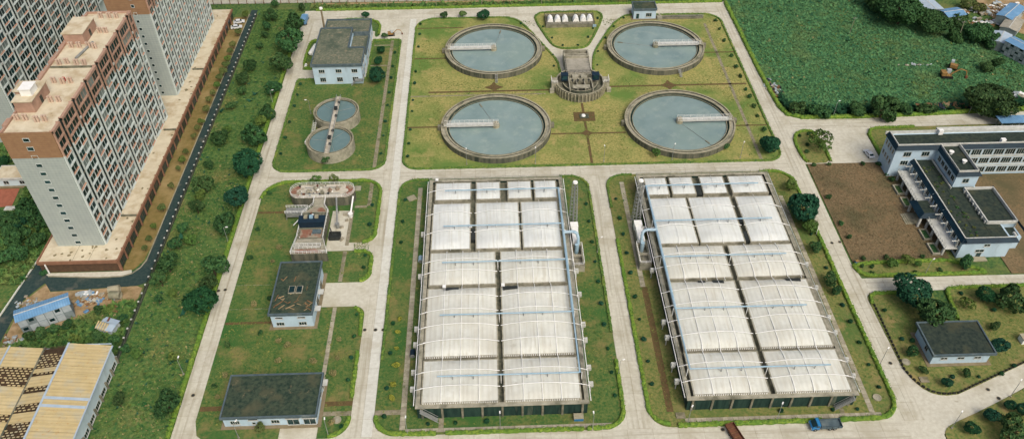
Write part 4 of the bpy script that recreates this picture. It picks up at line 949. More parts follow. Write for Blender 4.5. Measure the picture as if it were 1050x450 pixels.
# projecting three storey bay
MB().box(13.3, 20.2, 23.8, 37.2, 0, 11).build('stair_wing', 'wall_blue', t)
MB().box(13.9, 19.8, 24.4, 37.9, 11.004, 11.16).build('stair_roof', 'roof_felt_dark', t)
slope_band([(12.7, 36.5), (12.7, 23.2), (20.8, 23.2), (20.8, 36.5)], [(13.5, 37.9), (13.5, 24.1), (20.0, 24.1), (20.0, 37.9)], 10.8, 11.8).build('navy_eave', 'navy', t)
b = MB().box(13.8, 14.0, 24.5, 37.8, 11.2, 12.15).box(19.7, 19.95, 24.5, 37.8, 11.2, 12.15).box(14.0, 19.7, 24.5, 24.7, 11.2, 12.15); b.build('coping', 'coping_white', t)
for p in ((15.6, 34, 0), (17.6, 29.4, 0)): MB().tube((p[0], p[1], 11.2), (p[0], p[1], 12.0), .5, n=10).tube((p[0], p[1], 12.0), (p[0], p[1], 12.15), .75, n=10).build('roof_vent', 'white_steel', t)
for p in ((16.5, 44.2), (34, 38.8)): MB().box(p[0] - .7, p[0] + .7, p[1] - .5, p[1] + .5, 11.2, 12.8).build('roof_vent', 'white_steel', t)
# two storey south wing
MB().box(6.2, 20.6, 0, 37.2, 0, 6.2).build('south_wing', 'wall_blue', t)
MB().box(7.0, 20.0, .8, 37.2, 6.203, 6.35).build('south_roof', 'roof_felt_dark', t)
pl = MB().box(-1.9, 1.9, -1.75, 1.75, 0, .07).mesh('roof_panel', 'roof_felt_dark')
for i in range(3):
    for j in range(10):
        x, y = 9.2 + i * 3.95, 3.0 + j * 3.62
        if x > 12 and y > 22: continue
        link('roof_panel', pl, t, (x, y, 6.352))
for k, (y0, y1) in enumerate(((-.5, 13.4), (13.6, 20.6), (20.9, 38.4))):
    slope_band([(5.7, y1), (5.7, y0)], [(6.8, y1), (6.8, y0)], 5.9, 7.0).build('navy_eave', 'navy', t)
slope_band([(5.5, -.5), (22.3, -.5)], [(6.8, .8), (21.5, .8)], 6.0, 7.0).build('navy_eave', 'navy', t)
b = MB().box(6.75, 7.05, .8, 37, 6.35, 7.12).box(7.05, 21.4, .75, 1.0, 6.35, 7.1).box(12.4, 12.65, 23, 37, 6.35, 6.9); b.build('coping', 'coping_white', t)
for i in range(40):
    x, y = random.uniform(7.6, 12.2), random.uniform(2, 36); s_ = random.uniform(.2, .55)
    b = MB()
    for q in range(6): b.obox((random.uniform(-.3, .3), random.uniform(-.3, .3), s_ * .4), (s_ * .5, s_ * .12, s_ * .3), random.uniform(0, 3))
    b.build('moss_clump', 'leaf_olive' if i % 2 else 'leaf', t, (x, y, 6.42))
# annex
MB().box(20.6, 25.2, 3.2, 22.6, 0, 4.6).build('annex', 'wall_blue', t)
MB().box(16.2, 24.6, 7.2, 22.0, 6.43, 6.62).box(20.0, 24.6, 3.8, 7.2, 4.62, 4.7).build('annex_roof', 'roof_felt_dark', t)
b = MB().box(15.9, 16.25, 7, 22.3, 6.36, 7.5).box(16.25, 24.7, 6.9, 7.2, 6.36, 7.5).box(24.7, 25.0, 7, 22.3, 4.6, 7.5).box(16.25, 24.7, 22.0, 22.3, 4.6, 7.5)
for i in range(8): b.box(15.5, 15.88, 7.4 + i * 1.9, 7.8 + i * 1.9, 6.36, 7.2)
b.build('annex_parapet', 'coping_white', t)
MB().box(20.7, 24.7, 7.2, 22.0, 4.6, 6.43).build('annex_upper', 'wall_blue', t)
slope_band([(25.6, 3), (25.6, 22.8)], [(25.0, 3), (25.0, 22.8)], 6.6, 7.6).build('navy_eave', 'navy', t)
for i in range(6): MB().box(21.6 + i * .001, 22.2, 1.6 + i * .25, 1.75 + i * .25, 6.4, 7.0).build('roof_step', 'coping_white', t)
# windows
for z in (1.0, 4.6, 8.0):
    for i in range(13): window(t, 22.4 + i * 3.6, 37.2, z, 3.0, 2.0, 'S', 3)
    if z > 2: 
        for x in (4.0, 9.8): window(t, x, 37.2, z, 2.3, 1.6, 'S', 2)
for z in (4.4, 8.2):
    for i in range(4): window(t, 0, 38.6 + i * 1.7, z, .8, 1.5, 'W', 0)
for z in (7.2,):
    for i in range(5): window(t, 13.3, 25.4 + i * 2.3, 8.0, 1.6, 1.5, 'W', 1)
window(t, 16.6, 23.8, 8.0, 1.8, 1.5, 'S', 1)
for z in (.9, 3.9):
    for i in range(11): window(t, 6.2, 2 + i * 3.1, z, 2.2, 1.6, 'W', 2)
window(t, 13.6, 0, 4.4, 1.6, .8, 'S', 1); window(t, 12.2, 0, 2.2, 2.4, .9, 'S', 1); window(t, 12.4, 0, .3, 1.4, 1.7, 'S', 0, 'glass_teal', 'door')
# white blinds, band courses
for z in (3.6, 7.2): MB().box(20.7, 70, 36.95, 37.19, z, z + .35).build('string_course', 'coping_white', t)
# veranda with columns along the west side of the south wing
for lv, z in ((0, 2.9), (1, 0)):
    if lv == 0: MB().box(2.2, 6.1, .6, 36, z, z + .25).build('veranda_slab', 'coping_white', t)
col = MB().box(-.28, .28, -.28, .28, 0, 2.9).box(-.28, 2.2, -.2, .2, 2.5, 2.9).mesh('column', 'coping_white')
for i in range(10): link('column', col, t, (2.6, 1.4 + i * 3.75, 0))
col2 = MB().box(-.2, .2, -.2, .2, 3.15, 5.9).mesh('upper_column', 'coping_white')
for i in range(10): link('upper_column', col2, t, (5.6, 1.4 + i * 3.75, 0))
b = MB(); rail(b, [(2.4, .8, 3.15), (2.4, 36, 3.15)], 1.0, 1.2, .06); b.build('handrail', 'coping_white', t)
beam = MB().box(3.7, 5.4, -.1, .1, 5.55, 5.8).mesh('pergola_beam', 'coping_white')
for i in range(10): link('pergola_beam', beam, t, (0, 1.4 + i * 3.75, -.2))
# entrance canopy
MB().box(.2, 5.0, 13.2, 20.4, 3.9, 4.2).build('canopy_roof', 'roof_felt_dark', t)
slope_band([(-.4, 20.8), (-.4, 12.8), (4.9, 12.8)], [(1.2, 19.8), (1.2, 13.9), (4.9, 13.9)], 3.8, 5.0).build('navy_eave', 'navy', t)
for y in (13.4, 20.2): MB().box(.1, .7, y - .3, y + .3, 0, 3.9).build('column', 'coping_white', t)
for i in range(3): MB().box(-2.6 + i * .5, 2.0, 14.4 + i * .01, 19 - i * .01, .05 + i * .15, .2 + i * .15).build('entrance_step', 'rim', t)
MB().box(9.8, 14.6, -1.8, -.05, 0, .35).build('side_step', 'rim', t)
for k, y in enumerate((3.5, 9.5, 24, 30)):
    tag(MB().box(-.3, .05, -2.2, 2.2, 0, .7).box(1.8, 2.1, -2.2, 2.2, 0, .7).box(.05, 1.8, -2.2, -1.9, 0, .7).box(.05, 1.8, 1.9, 2.2, 0, .7).box(.05, 1.8, -1.9, 1.9, 0, .3, 1).build('planter', ['slab_old', 'leaf'], None, (126.8, 161 + y, .06)), ORD[k] + ' white planter from the south along the office veranda', 'planter')
t = thing('carport', 'long bright blue roof edge beside the gate road at the right margin', 'carport', (186.5, 222.4, 0))
MB().box(-13, 22, -2.2, 2.2, 3.6, 3.8).build('roof', 'blue_roof', t)
for x in range(-12, 22, 6): MB().box(x - .15, x + .15, -1.5, -1.2, 0, 3.2).box(x - .15, x + .15, 1.2, 1.5, 0, 3.2).build('post', 'galv', t)

# ================================================================ APARTMENT TOWERS AND PODIUM
def tower(label, x1, xw, y0, y1, notches, pitch, nwin, floors, top_brown, z0=4.0, fh=2.8, first=0, glass='glass_teal', style=0, front_win=None):
    """slab tower whose long facade faces east; x1 is the facade line, xw the width"""
    t = thing('apartment_tower', label, 'tower', (x1, y0, 0))
    D = y1 - y0; top = z0 + fh * floors; zb = z0 + fh * (floors - top_brown)
    MB().box(-xw, -.9, 0, D, 0, top).build('core', 'tower_white', t)
    # end wall facing the works
    MB().box(-xw - .05, -.35, -.3, -.003, 0, zb).build('end_wall', 'tower_grid', t)
    MB().box(-xw - .1, -.3, -.38, -.003, zb, top + .8).build('end_wall_top', 'brown_tile', t)
    ends = []; p = 0.0
    for n in notches: ends.append((p, n - y0 - .75)); p = n - y0 + .75
    ends.append((p, D))
    fins = {}
    for (a, c) in ends:
        for zz0, zz1, m in ((z0, zb, 'tower_white'), (zb + .002, top + .9, 'tower_brown')):
            for y in (a, c - .34):
                MB().box(-.9, .14, y, y + .34, zz0, zz1).build('fin', m, t)
        MB().box(-.7, .05, a, c, top, top + .75).build('parapet', 'tower_brown', t)
        w_ = c - a - .84
        if w_ < 1: continue
        k = max(1, round(w_ / 3.3)); ww = w_ / k
        key = round(w_, 2)
        if key not in fins:
            fins[key] = []
            for m in ('tower_white', 'tower_brown'):
                fins[key].append(MB().box(-.9, .2, .35, .49 + w_, -.1, .1, 0).mesh('slab_edge', [m]))
            f = .1
            for m, sill in (('tower_white', 'tower_white'), ('tower_white', 'salmon'), ('tower_brown', 'tower_brown')):
                b = MB(); b.box(-.3, -.2, f, ww - f, .1, fh - .1, 1); b.box(-.9, -.08, 0, f, .1, fh - .1); b.box(-.9, -.08, ww - f, ww, .1, fh - .1)
                b.box(-.2, -.12, ww * .5 - .04, ww * .5 + .04, .3, fh - .1); b.box(-.2, .1, f, ww - f, .1, .36, 2)
                b2 = [b.mesh('window', [m, g_, sill]) for g_ in (glass, glass, 'glass_dark', 'glass_dark', 'curtain')]
                fins[key].append(b2)
        for i in range(first, floors):
            z = z0 + fh * i; br = z >= zb - .1
            link('slab_edge', fins[key][1 if br else 0], t, (0, a, z))
            for q in range(k): link('window', random.choice(fins[key][4 if br else 2 + (i + q) % 2]), t, (0, a + .42 + ww * q, z))
    # recess strips between the bays: shaft shade painted on a near-flush box with pale slab lines
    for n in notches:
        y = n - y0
        MB().box(-.92, -.22, y - .75, y + .75, z0, top + .2).build('recess', 'recess_shade', t)
        b = MB()
        for i in range(first, floors): b.box(-.22, -.1, y - .75, y + .75, z0 + fh * i - .06, z0 + fh * i + .08)
        b.build('recess_ledges', 'walkway', t)
        if y0 < 240:
            for i in range(first, floors, 2):
                if random.random() < .6: MB().box(-.2, .12, y - .35 + random.uniform(-.2, .2), y + .4, z0 + fh * i + .4, z0 + fh * i + 1.0).build('air_conditioner', 'coping_white', t)
    # roof
    MB().box(-xw + .4, -.72, .0, D - .4, top + .003, top + .15).build('roof', 'tower_roof', t)
    MB().box(-xw - .1, -xw + .38, .01, D, top - .6, top + .8).box(-xw + .38, -.72, D - .4, D, top, top + .8).build('parapet', 'tower_brown', t)
    for p in range(8):
        y = 5 + p * (D - 10) / 7; MB().box(-xw - .9, -xw - .12, y - 1.6, y + 1.6, top - 3, top + .7).build('rear_bay', 'tower_brown', t)
    if front_win is not None:
        fx, fw, fhh = front_win
        key = ('fw', fw)
        b = MB().box(-fw / 2, fw / 2, -.06, .02, 0, fhh, 1).box(-fw / 2 - .1, fw / 2 + .1, -.12, .0, -.12, -.001).box(-fw / 2 - .1, -fw / 2, -.1, .0, 0, fhh).box(fw / 2, fw / 2 + .1, -.1, .0, 0, fhh).box(-fw / 2 - .1, fw / 2 + .1, -.1, 0, fhh, fhh + .1)
        me = b.mesh('end_window', ['tower_white', glass])
        for i in range(floors): link('end_window', me, t, (fx, -.31 if z0 + fh * i < zb - 1 else -.39, z0 + fh * i + .9))
    return t, top
notch = [177.0 + 9.1 * k for k in range(7)]
T1, top = tower('nearest tall apartment slab with tan roof at the left edge', -112.0, 13.5, 171.8, 235.2, notch, 9.1, 2, 14, 2.6, front_win=(-7.4, 1.5, 1.0))
# roof furniture of the near tower
def headhouse(t, x0, x1, y0, y1, z, h, door=True):
    MB().box(x0, x1, y0, y1, z, z + h).build('stair_house', 'tower_brown', t)
    MB().box(x0 - .3, x1 + .3, y0 - .3, y1 + .3, z + h, z + h + .25).build('stair_house_roof', 'tower_roof', t)
    if door: MB().box(x1 + .004, x1 + .06, (y0 + y1) / 2 - .6, (y0 + y1) / 2 + .6, z + .15, z + 2.2).build('door', 'glass_dark', t)
zr = top + .15
headhouse(T1, -13.0, -8.2, 9.6, 19.2, zr, 3.4)
headhouse(T1, -13.2, -7.4, 44.6, 54.2, zr, 3.4)
headhouse(T1, -13.6, -11.8, 13, 17.5, zr + 3.65, .8, False)
b = MB().box(-11.6, -8.7, 12, 15.6, zr + 3.65, zr + 5.6).box(-11.8, -8.5, 11.8, 15.8, zr + 5.6, zr + 5.75); b.build('water_tank', 'white_steel', T1)
vm = MB().box(-.6, -.15, -.3, .3, 0, 1.7).box(.15, .6, -.3, .3, 0, 1.7).box(-.66, -.1, -.36, .36, 1.7, 1.8).box(.1, .66, -.36, .36, 1.7, 1.8).mesh('roof_vent', 'vent_pink')
for (x, y) in ((-120.2, 231.5), (-117.6, 231.4), (-115.4, 231.3), (-117.4, 222.4), (-115.6, 222.3), (-122.9, 214), (-120.6, 213.9), (-117.8, 213.8), (-115.8, 213.2), (-122.9, 204.5), (-120.8, 204.9), (-117.9, 204.3), (-115.7, 204.2), (-120.8, 195.1), (-118.2, 194.6), (-116.2, 194.9), (-118.1, 185.7), (-116, 185.7), (-123.7, 177.6), (-121.5, 177.5), (-118.2, 176.6), (-116.3, 176.9)):
    link('roof_vent', vm, T1, (x + 112, y - 171.8 + .6, zr))
MB().box(-12.8, -1.2, 31.4, 31.9, zr, zr + .5).build('expansion_joint', 'walkway', T1)
MB().tube((-7.2, 36, zr + .4), (-5.4, 45, zr + .4), .35, n=8).build('roof_duct', 'galv', T1)
MB().box(-6.7, -6.0, 24.2, 25.0, zr, zr + 1.2).build('roof_fan', 'red_dot', T1)
T2, top2 = tower('second apartment slab behind the near tower, with small window bays', -112.0, 13.5, 248.3, 303.2, [248.3 + 4.57 * k for k in range(1, 12)], 4.5, 1, 14, 2.6, front_win=(-4.8, .9, .9), glass='glass_dark')
T3, top3 = tower('rear apartment slab filling the top left corner', -158.0, 14, 228, 336, [233.4 + 9.1 * k for k in range(11)], 9.1, 2, 16, 0.0, first=2)

t = thing('podium', 'long low shop podium with brown posts and stained tan roof below the towers', 'building', (-106.5, 164.8, 0))
L_ = 146.5
MB().box(-22.4, -.6, .4, L_, 0, 3.6).build('core', 'podium_brick', t)
MB().box(-22.6, 0, 0, L_, 3.6, 3.95).build('roof', 'tower_roof', t)
MB().box(-22.6, 0, -.2, .25, 3.3, 4.3).box(-.3, .15, .25, L_, 3.3, 4.25).box(-22.7, -22.3, .25, L_, 3.3, 4.3).build('parapet', 'podium_post', t)
MB().box(-22.3, -.7, .15, .39, 0, 3.3).build('front_wall', 'podium_brick', t)
post = MB().box(-.55, .22, -.2, .2, 0, 4.3).mesh('post', 'podium_post'); shop = MB().box(-.58, -.1, .25, 4.45, .25, 3.2, 1).box(-.58, -.05, 2.28, 2.4, .25, 3.2).box(-.58, -.05, .25, 4.45, 3.0, 3.3).mesh('shopfront', ['podium_brick', 'glass_teal'])
for i in range(31):
    link('post', post, t, (0, .3 + i * 4.7, 0))
    link('shopfront', shop, t, (0, .3 + i * 4.7, 0))
for y in (18.8, 62, 100): MB().box(-4.5 if y > 50 else -5, -.4, y, y + .5, 3.95, 4.4).build('roof_kerb', 'walkway', t)
for i in range(30):
    y = random.uniform(.8, 144) if i > 13 else random.uniform(.6, 6.6); x = random.uniform(-4.9, -.8) if y > 7 else random.uniform(-20, -1)
    b = MB(); b.prism(smoothline([(random.uniform(.3, 1.3) * math.cos(R(k * 60)) * .55, random.uniform(.3, 1.3) * math.sin(R(k * 60)) * .6) for k in range(6)], 1, True), 0, .03)
    b.build('moss_patch', 'roof_moss', t, (x, y, 3.953 + .0003 * i))
for x in (-13, -8.4): MB().box(x, x + .08, .3, 7, 3.952, 3.97).build('roof_seam', 'walkway', t)
MB().box(-20.5, -20.2, -.5, -.21, .1, 3.6).build('down_pipe', 'white_steel', t)

# ---- boundary wall with capped posts
t = thing('boundary_wall', 'low grey boundary wall with white capped posts beside the black estate road', 'wall', (-97.4, 0, 0))
MB().box(-.1, .1, 107, 313, -.2, .55).build('wall', 'tank_dark', t)
post = MB().box(-.17, .17, -.17, .17, 0, 1.5, 1).box(-.22, .22, -.22, .22, 1.5, 1.7).mesh('post', ['coping_white', 'tank_dark'])
for i in range(66): link('post', post, t, (0, 107.5 + i * 3.13, 0))
b = MB()
for z in (.8, 1.15, 1.4): b.box(-.04, .04, 107, 313, z, z + .06)
b.build('rail', 'dark_steel', t)
t = thing('highway_fence', 'thin dark fence along the far edge beyond the north road', 'fence', (0, 323.5, 0))
fp = MB().box(-.12, .12, -.12, .12, 0, 2.0).mesh('post', 'wood')
for i in range(64): link('post', fp, t, (-118 + i * 3.6, -.9 * (i / 64.0) ** .5, 0))
b = MB()
for z in (.6, 1.2, 1.8): b.box(-118, 110, -.5, -.42, z, z + .08)
b.build('rail', 'dark_steel', t)

# ---- warehouse with half stripped roof
t = thing('warehouse', 'large tan roofed warehouse with missing roof panels at the bottom left corner', 'warehouse', (0, 0, 0))
YB = 132.3; YF = 84.0
MB().box(-121.2, -97.6, YF, YB - .4, 0, .3).build('floor', 'interior_dark', t)
MB().box(-97.6, -97.2, YF, YB - .3, 0, 6.3).box(-137, -97.6, YB - .7, YB - .3, 0, 6.3).build('wall', 'wall_white', t)
strips = [(-106.8, 7.9, -96.7, 6.5), (-106.8, 7.9, -113.0, 6.9), (-121.2, 7.9, -113.0, 6.9), (-121.2, 7.9, -129, 6.9)]
def roofz(s, x): xa, za, xb, zb = s; return za + (zb - za) * (x - xa) / (xb - xa)
solid = {0: [(YB, YF)], 1: [(125.2, 123.9), (122.9, 119.7), (117.9, 114.8), (112.4, 109.6), (104, YF)], 2: [(YB - .6, 125.6), (120.0, 112.2), (110.2, YF)], 3: [(YB - .6, 121), (118, YF)]}
for si, s in enumerate(strips):
    xa, za, xb, zb = s
    for (ya, yb) in solid[si]:
        y = ya; n = max(1, round((ya - yb) / 2.3)); d = (ya - yb) / n
        for k in range(n):
            bl = si == 0 and (abs(y - 114.6) < 1.0 or abs(y - 116.9) < .2)
            b = MB(); y1 = y - d + .05
            b.quad([(xa, y1, za), (xb, y1, zb), (xb, y, zb - .04), (xa, y, za - .04)] if xb > xa else [(xb, y1, zb), (xa, y1, za), (xa, y, za - .04), (xb, y, zb - .04)])
            b.quad([(xa, y1, za - .1), (xb, y1, zb - .1), (xb, y1, zb), (xa, y1, za)])
            b.build('roof_sheet', 'roof_sheet', t); y -= d
for y in (116.2, 114.0):
    b = MB().quad([(-106.7, y - .5, 7.94), (-96.8, y - .5, 6.55), (-96.8, y + .3, 6.55), (-106.7, y + .3, 7.94)]); b.build('skylight_sheet', 'roof_sheet_blue', t)
MB().box(-107.05, -106.55, YF, YB + .1, 7.9, 8.0).build('ridge_cap', 'roof_sheet_blue', t)
MB().box(-113.2, -112.8, YF, YB - .3, 6.6, 6.95).build('valley_gutter', 'walkway', t)
MB().box(-121.4, -121.0, YF, YB - .3, 7.9, 8.0).build('ridge_cap', 'roof_sheet_blue', t)
MB().box(-106.5, -96.6, YB, YB + .15, 6.9, 7.2).box(-96.72, -96.4, YF, YB, 6.2, 6.5).build('eave_trim', 'roof_sheet_blue', t)
# bare purlins and the odd sheets still lying on them
gaps = {1: [(YB - .5, 125.2), (123.9, 122.9), (119.7, 117.9), (114.8, 112.4), (109.6, 104)], 2: [(125.6, 120.0), (112.2, 110.2)], 3: [(121, 118)]}
rs = random.Random(5)
for si in gaps:
    s = strips[si]; xa, xb = sorted((s[0], s[2]))
    for (ya, yb) in gaps[si]:
        b = MB(); y = ya
        while y > yb:
            b.quad([(xa, y - .2, roofz(s, xa) - .12), (xb, y - .2, roofz(s, xb) - .12), (xb, y, roofz(s, xb) - .12), (xa, y, roofz(s, xa) - .12)]); y -= .75
        x = xa + .4
        while x < xb: b.quad([(x, yb, roofz(s, x) - .18), (x + .14, yb, roofz(s, x + .14) - .18), (x + .14, ya, roofz(s, x + .14) - .18), (x, ya, roofz(s, x) - .18)]); x += 1.1
        b.build('purlins', 'interior_dark', t)
        MB().quad([(xa, yb, roofz(s, xa) - .6), (xb, yb, roofz(s, xb) - .6), (xb, ya, roofz(s, xb) - .6), (xa, ya, roofz(s, xa) - .6)]).build('underlay_boards', 'interior_dark', t)
        b = MB(); r = 0; y = ya - (2.4 if ya > YB - 1 and si == 1 else .1)
        while y - .4 > yb:
            x = xa + .2 + (.55 if r % 2 else 0)
            while x + .62 < xb:
                if rs.random() < .93:
                    j = rs.uniform(-.06, .06); b.quad([(x, y - .36 + j, roofz(s, x) - .02), (x + .68, y - .36 + j, roofz(s, x + .68) - .02), (x + .68, y + j, roofz(s, x + .68) - .02), (x, y + j, roofz(s, x) - .02)])
                x += 1.1
            y -= .72; r += 1
        if b.f: part_stuff(b.build('loose_tiles', 'roof_sheet', t))
for i in range(12):
    window(t, -97.2, 87 + i * 3.9, .5, 2.2, 1.3, 'E', 2)
    MB().box(-97.19, -96.7, 88.7 + i * 3.9, 89.1 + i * 3.9, 0, 2.4).build('wall_pier', 'tank_concrete', t)
b = MB()
for i in range(9): b.tube((-121, 86 + i * 5.5, 4.5), (-106.8, 86 + i * 5.5, 7.4), .1, n=4)
b.build('truss', 'interior_dark', t)

# ---- sheds
def shed(label, cx, cy, L_, D, h, rz, roof='blue_roof', wall='shed_panel', rows=2, np_=6, name='site_shed', rise=.7):
    t = thing(name, label, 'shed', (cx, cy, 0), rz)
    MB().box(-L_ / 2, L_ / 2, -D / 2, D / 2, 0, h).build('wall', 'shed_panel_dark', t)
    ov = .35
    for s_ in (-1, 1):
        b = MB().quad([(-L_ / 2 - ov, s_ * (D / 2 + ov), h + .02), (L_ / 2 + ov, s_ * (D / 2 + ov), h + .02), (L_ / 2 + ov, 0, h + rise), (-L_ / 2 - ov, 0, h + rise)][::-s_])
        b.build('roof_slope', roof, t)
    MB().box(-L_ / 2 - ov, L_ / 2 + ov, -.14, .14, h + rise - .06, h + rise + .05).build('ridge_cap', 'coping_white', t)
    b = MB().quad([(-L_ / 2, -D / 2, h), (-L_ / 2, D / 2, h), (-L_ / 2, 0, h + rise)][::-1]).quad([(L_ / 2, -D / 2, h), (L_ / 2, D / 2, h), (L_ / 2, 0, h + rise)]); b.build('gable', wall, t)
    w_ = L_ / np_; ph = h / rows
    pan = MB().box(-w_ / 2 + .1, w_ / 2 - .1, -.1, 0, .1, ph - .14).mesh('panel', wall); pan2 = MB().box(-w_ / 2 + .1, w_ / 2 - .1, -.1, 0, .1, ph - .14).mesh('panel', 'shed_panel_dark')
    for r in range(rows):
        for i in range(np_):
            link('panel', pan if (i * 3 + r * 2) % 5 else pan2, t, (-L_ / 2 + w_ * (i + .5), -D / 2, r * ph))
            if (i + r * 2) % 3 == 0: MB().box(-.6, .6, -.14, -.105, ph * .45, ph * .85).build('window', 'glass_dark', t, (-L_ / 2 + w_ * (i + .5), -D / 2, r * ph))
    return t
shed('two storey site cabin with blue corrugated roof on the dirt lot', -120.3, 147.1, 12.8, 4.2, 5.0, R(26.8))
d = thing('collapsed_shed', 'small collapsed shed with broken pale blue roof and bare rafters', 'shed', (-102.9, 143.2, 0), R(-22))
MB().box(-2.6, 2.4, -1.7, 1.6, 0, 1.7).build('wall', 'shed_panel', d)
MB().quad([(-1.6, .1, 2.5), (2.9, .3, 2.6), (2.7, 2.0, 2.3), (-1.9, 1.9, 2.2)]).quad([(.6, -1.9, 1.8), (2.8, -1.7, 1.9), (2.9, .3, 2.6), (.9, .1, 2.55)]).build('roof', 'roof_sheet_blue', d)
for i in range(6): MB().obox((-2.5 + i * .75, -1.0, 2.0), (.2, 1.1, .05), .08, rx=.35).build('rafter', 'roof_sheet', d)
MB().obox((-.4, 1.2, 2.5), (.25, .7, .05), .3, rx=.0).build('rust_sheet', 'rust', d)
for i, (x, y, a_) in enumerate(((-105.8, 156.6, .2), (-104.8, 154.4, -.1))):
    tt = thing('culvert_pipe', ['upper of the two pale concrete culvert pipes on the dirt lot', 'lower of the two pale concrete culvert pipes on the dirt lot'][i], 'pipe', (x, y, 0), a_)
    b = MB(); k0 = 20
    for q in range(k0):
        a0, a1 = 2 * PI * q / k0, 2 * PI * (q + 1) / k0
        for (r0, fl) in ((1.1, 1), (.9, -1)):
            b.quad([(-1.5, r0 * math.cos(a0), 1.1 + r0 * math.sin(a0)), (1.5, r0 * math.cos(a0), 1.1 + r0 * math.sin(a0)), (1.5, r0 * math.cos(a1), 1.1 + r0 * math.sin(a1)), (-1.5, r0 * math.cos(a1), 1.1 + r0 * math.sin(a1))])
        for x_ in (-1.5, 1.5): b.quad([(x_, .9 * math.cos(a0), 1.1 + .9 * math.sin(a0)), (x_, 1.1 * math.cos(a0), 1.1 + 1.1 * math.sin(a0)), (x_, 1.1 * math.cos(a1), 1.1 + 1.1 * math.sin(a1)), (x_, .9 * math.cos(a1), 1.1 + .9 * math.sin(a1))])
    b.build('barrel', 'rim', tt); MB().ring(0, 0, 1.1, 1.25, 0, .3, 20).build('collar', 'rim', tt)
def pile(label, cx, cy, w_, d_, n, mats, smin=.2, smax=.7, h=.5):
    t = thing('debris_pile', label, 'debris', (cx, cy, 0)); rs = random.Random(int(cx * 31 + cy * 7))
    for m in mats:
        b = MB()
        for i in range(n // len(mats)):
            s_ = rs.uniform(smin, smax); x, y = rs.gauss(0, w_ * .4), rs.gauss(0, d_ * .4)
            b.obox((x, y, rs.uniform(0, h)), (s_, s_ * rs.uniform(.3, 1), s_ * rs.uniform(.1, .5)), rs.uniform(0, 3), rx=rs.uniform(-.4, .4))
        b.build({'rubble': 'broken_concrete', 'shed_panel': 'sheet_scrap', 'blue_roof': 'blue_scrap', 'wood': 'timber_scrap', 'rust': 'rusty_scrap', 'leaf': 'weeds', 'dirt': 'sand_heap', 'white_steel': 'white_scrap', 'car_dark': 'dark_scrap'}.get(m, 'scrap'), m, t)['kind'] = 'stuff'
pile('long debris heap with blue scraps beside the site cabin', -111.8, 153.8, 7, 4, 70, ['rubble', 'dirt', 'shed_panel', 'blue_roof', 'wood'])
pile('rubble heap between the site cabin and the bend of the estate road', -126.6, 153.2, 6, 3.2, 50, ['rubble', 'dirt', 'shed_panel'], .15, .45)
pile('pale scrap heap at the low corner below the site cabin', -126.8, 140, 4, 2.4, 40, ['rubble', 'shed_panel', 'wood'], .2, .6)
pile('pale blue sheet scraps behind the site cabin gable', -114, 156.3, 3.5, 1.0, 20, ['shed_panel', 'white_steel'], .4, .9, .25)
pile('sand heap and timber near the boundary wall on the dirt lot', -104.5, 149.6, 4, 2.6, 36, ['dirt', 'wood', 'leaf'], .2, .6, .3)

def shed_px(label, A, B, width, h, **k):
    a, c = Vector(G(*A, h)), Vector(G(*B, h)); m = (a + c) / 2; d_ = c - a
    return shed(label, m.x, m.y, d_.length, width, h, math.atan2(d_.y, d_.x), **k)
shed_px('grey blue roofed shed half hidden by trees at the top right', (944, -3), (959, 10.5), 7.5, 4.5, roof='roof_sheet_blue', rows=1, np_=4)
shed_px('light blue roofed shed peeking between the trees at the top right', (968, 14), (986, 11.5), 6, 4, rows=1, np_=4)
shed_px('steel roofed shed beside the grey panelled cabin at the right edge', (1029, 34), (1024, 44), 6, 3.5, roof='roof_sheet_blue', rows=1, np_=3)
shed_px('grey panelled two storey cabin with blue roof at the right edge', (1036, 40), (1064, 54), 5.5, 5.5, rows=3, np_=9)
shed_px('blue roofed shed on the dirt yard at the top right corner', (1030, 18), (1044, 6), 6, 4, rows=1, np_=4)
shed_px('small grey roofed shed under the blue shed at the top right corner', (1034, 30), (1042, 19), 6, 3.5, roof='grey_plate', rows=1, np_=3)
for i, (px, py, lb) in enumerate(((1012, 13, 'scrap heap under the trees on the top right dirt yard'), (1033, 8, 'white scrap heap near the blue shed at the top right'), (1008, 24, 'scrap strip beside the lane at the top right'))):
    x, y = G(px, py); pile(lb, x, y, 9, 5, 70, ['rubble', 'white_steel', 'dirt', 'shed_panel', 'wood'], .3, 1.0, .6)
x, y = G(1047, 99); pile('pale rubbish heap at the right margin beside the big round bush', x, y, 5, 3, 40, ['white_steel', 'rubble', 'shed_panel'], .3, 1.0, .5)
x, y = G(940, 67); pile('thin line of white debris lying in the overgrown field', x, y, 9, .8, 22, ['shed_panel', 'rubble'], .2, .55, .4)
x, y = G(971, 110); pile('timber and scrap stacked behind the hedge of the gate road', x, y, 12, 2.5, 60, ['wood', 'car_dark', 'leaf', 'dirt'], .4, 1.4, .8)
x, y = G(795, 93); pile('scrap dumped in the corner of the overgrown field by the road bend', x, y, 3, 8, 50, ['rubble', 'wood', 'car_dark', 'shed_panel'], .3, .9, .7)
# little buildings west of the near tower
t, a, c = flat_house('cottage', 'small pale roofed cottage on the lawn left of the near tower', -158, -146, 204, 210, 3.2, 'wall_white', 'tower_roof', .3, 'coping_white')
window(t, 2, -c, 1, 1.5, 1.2, 'S', 1); window(t, -3, -c, 1, 1.5, 1.2, 'S', 1)
struct(sheet('brick_court', [(-160, 193), (-150, 194.5), (-151, 203), (-162, 203)], -.09, 'brick_red'))
struct(sheet('lawn', [(-185, 100), (-150, 112), (-138, 140), (-133.5, 160), (-133, 178), (-170, 178)], -.12, 'lawn_green'))
tag(MB().box(-2.4, 2.4, -.9, .9, 0, .4).box(-2.1, 2.1, -.6, .6, .4, .5).build('bench_slab', 'coping_white', None, (-149, 193, 0), ), 'white slab lying on the grass left of the near tower', 'slab')

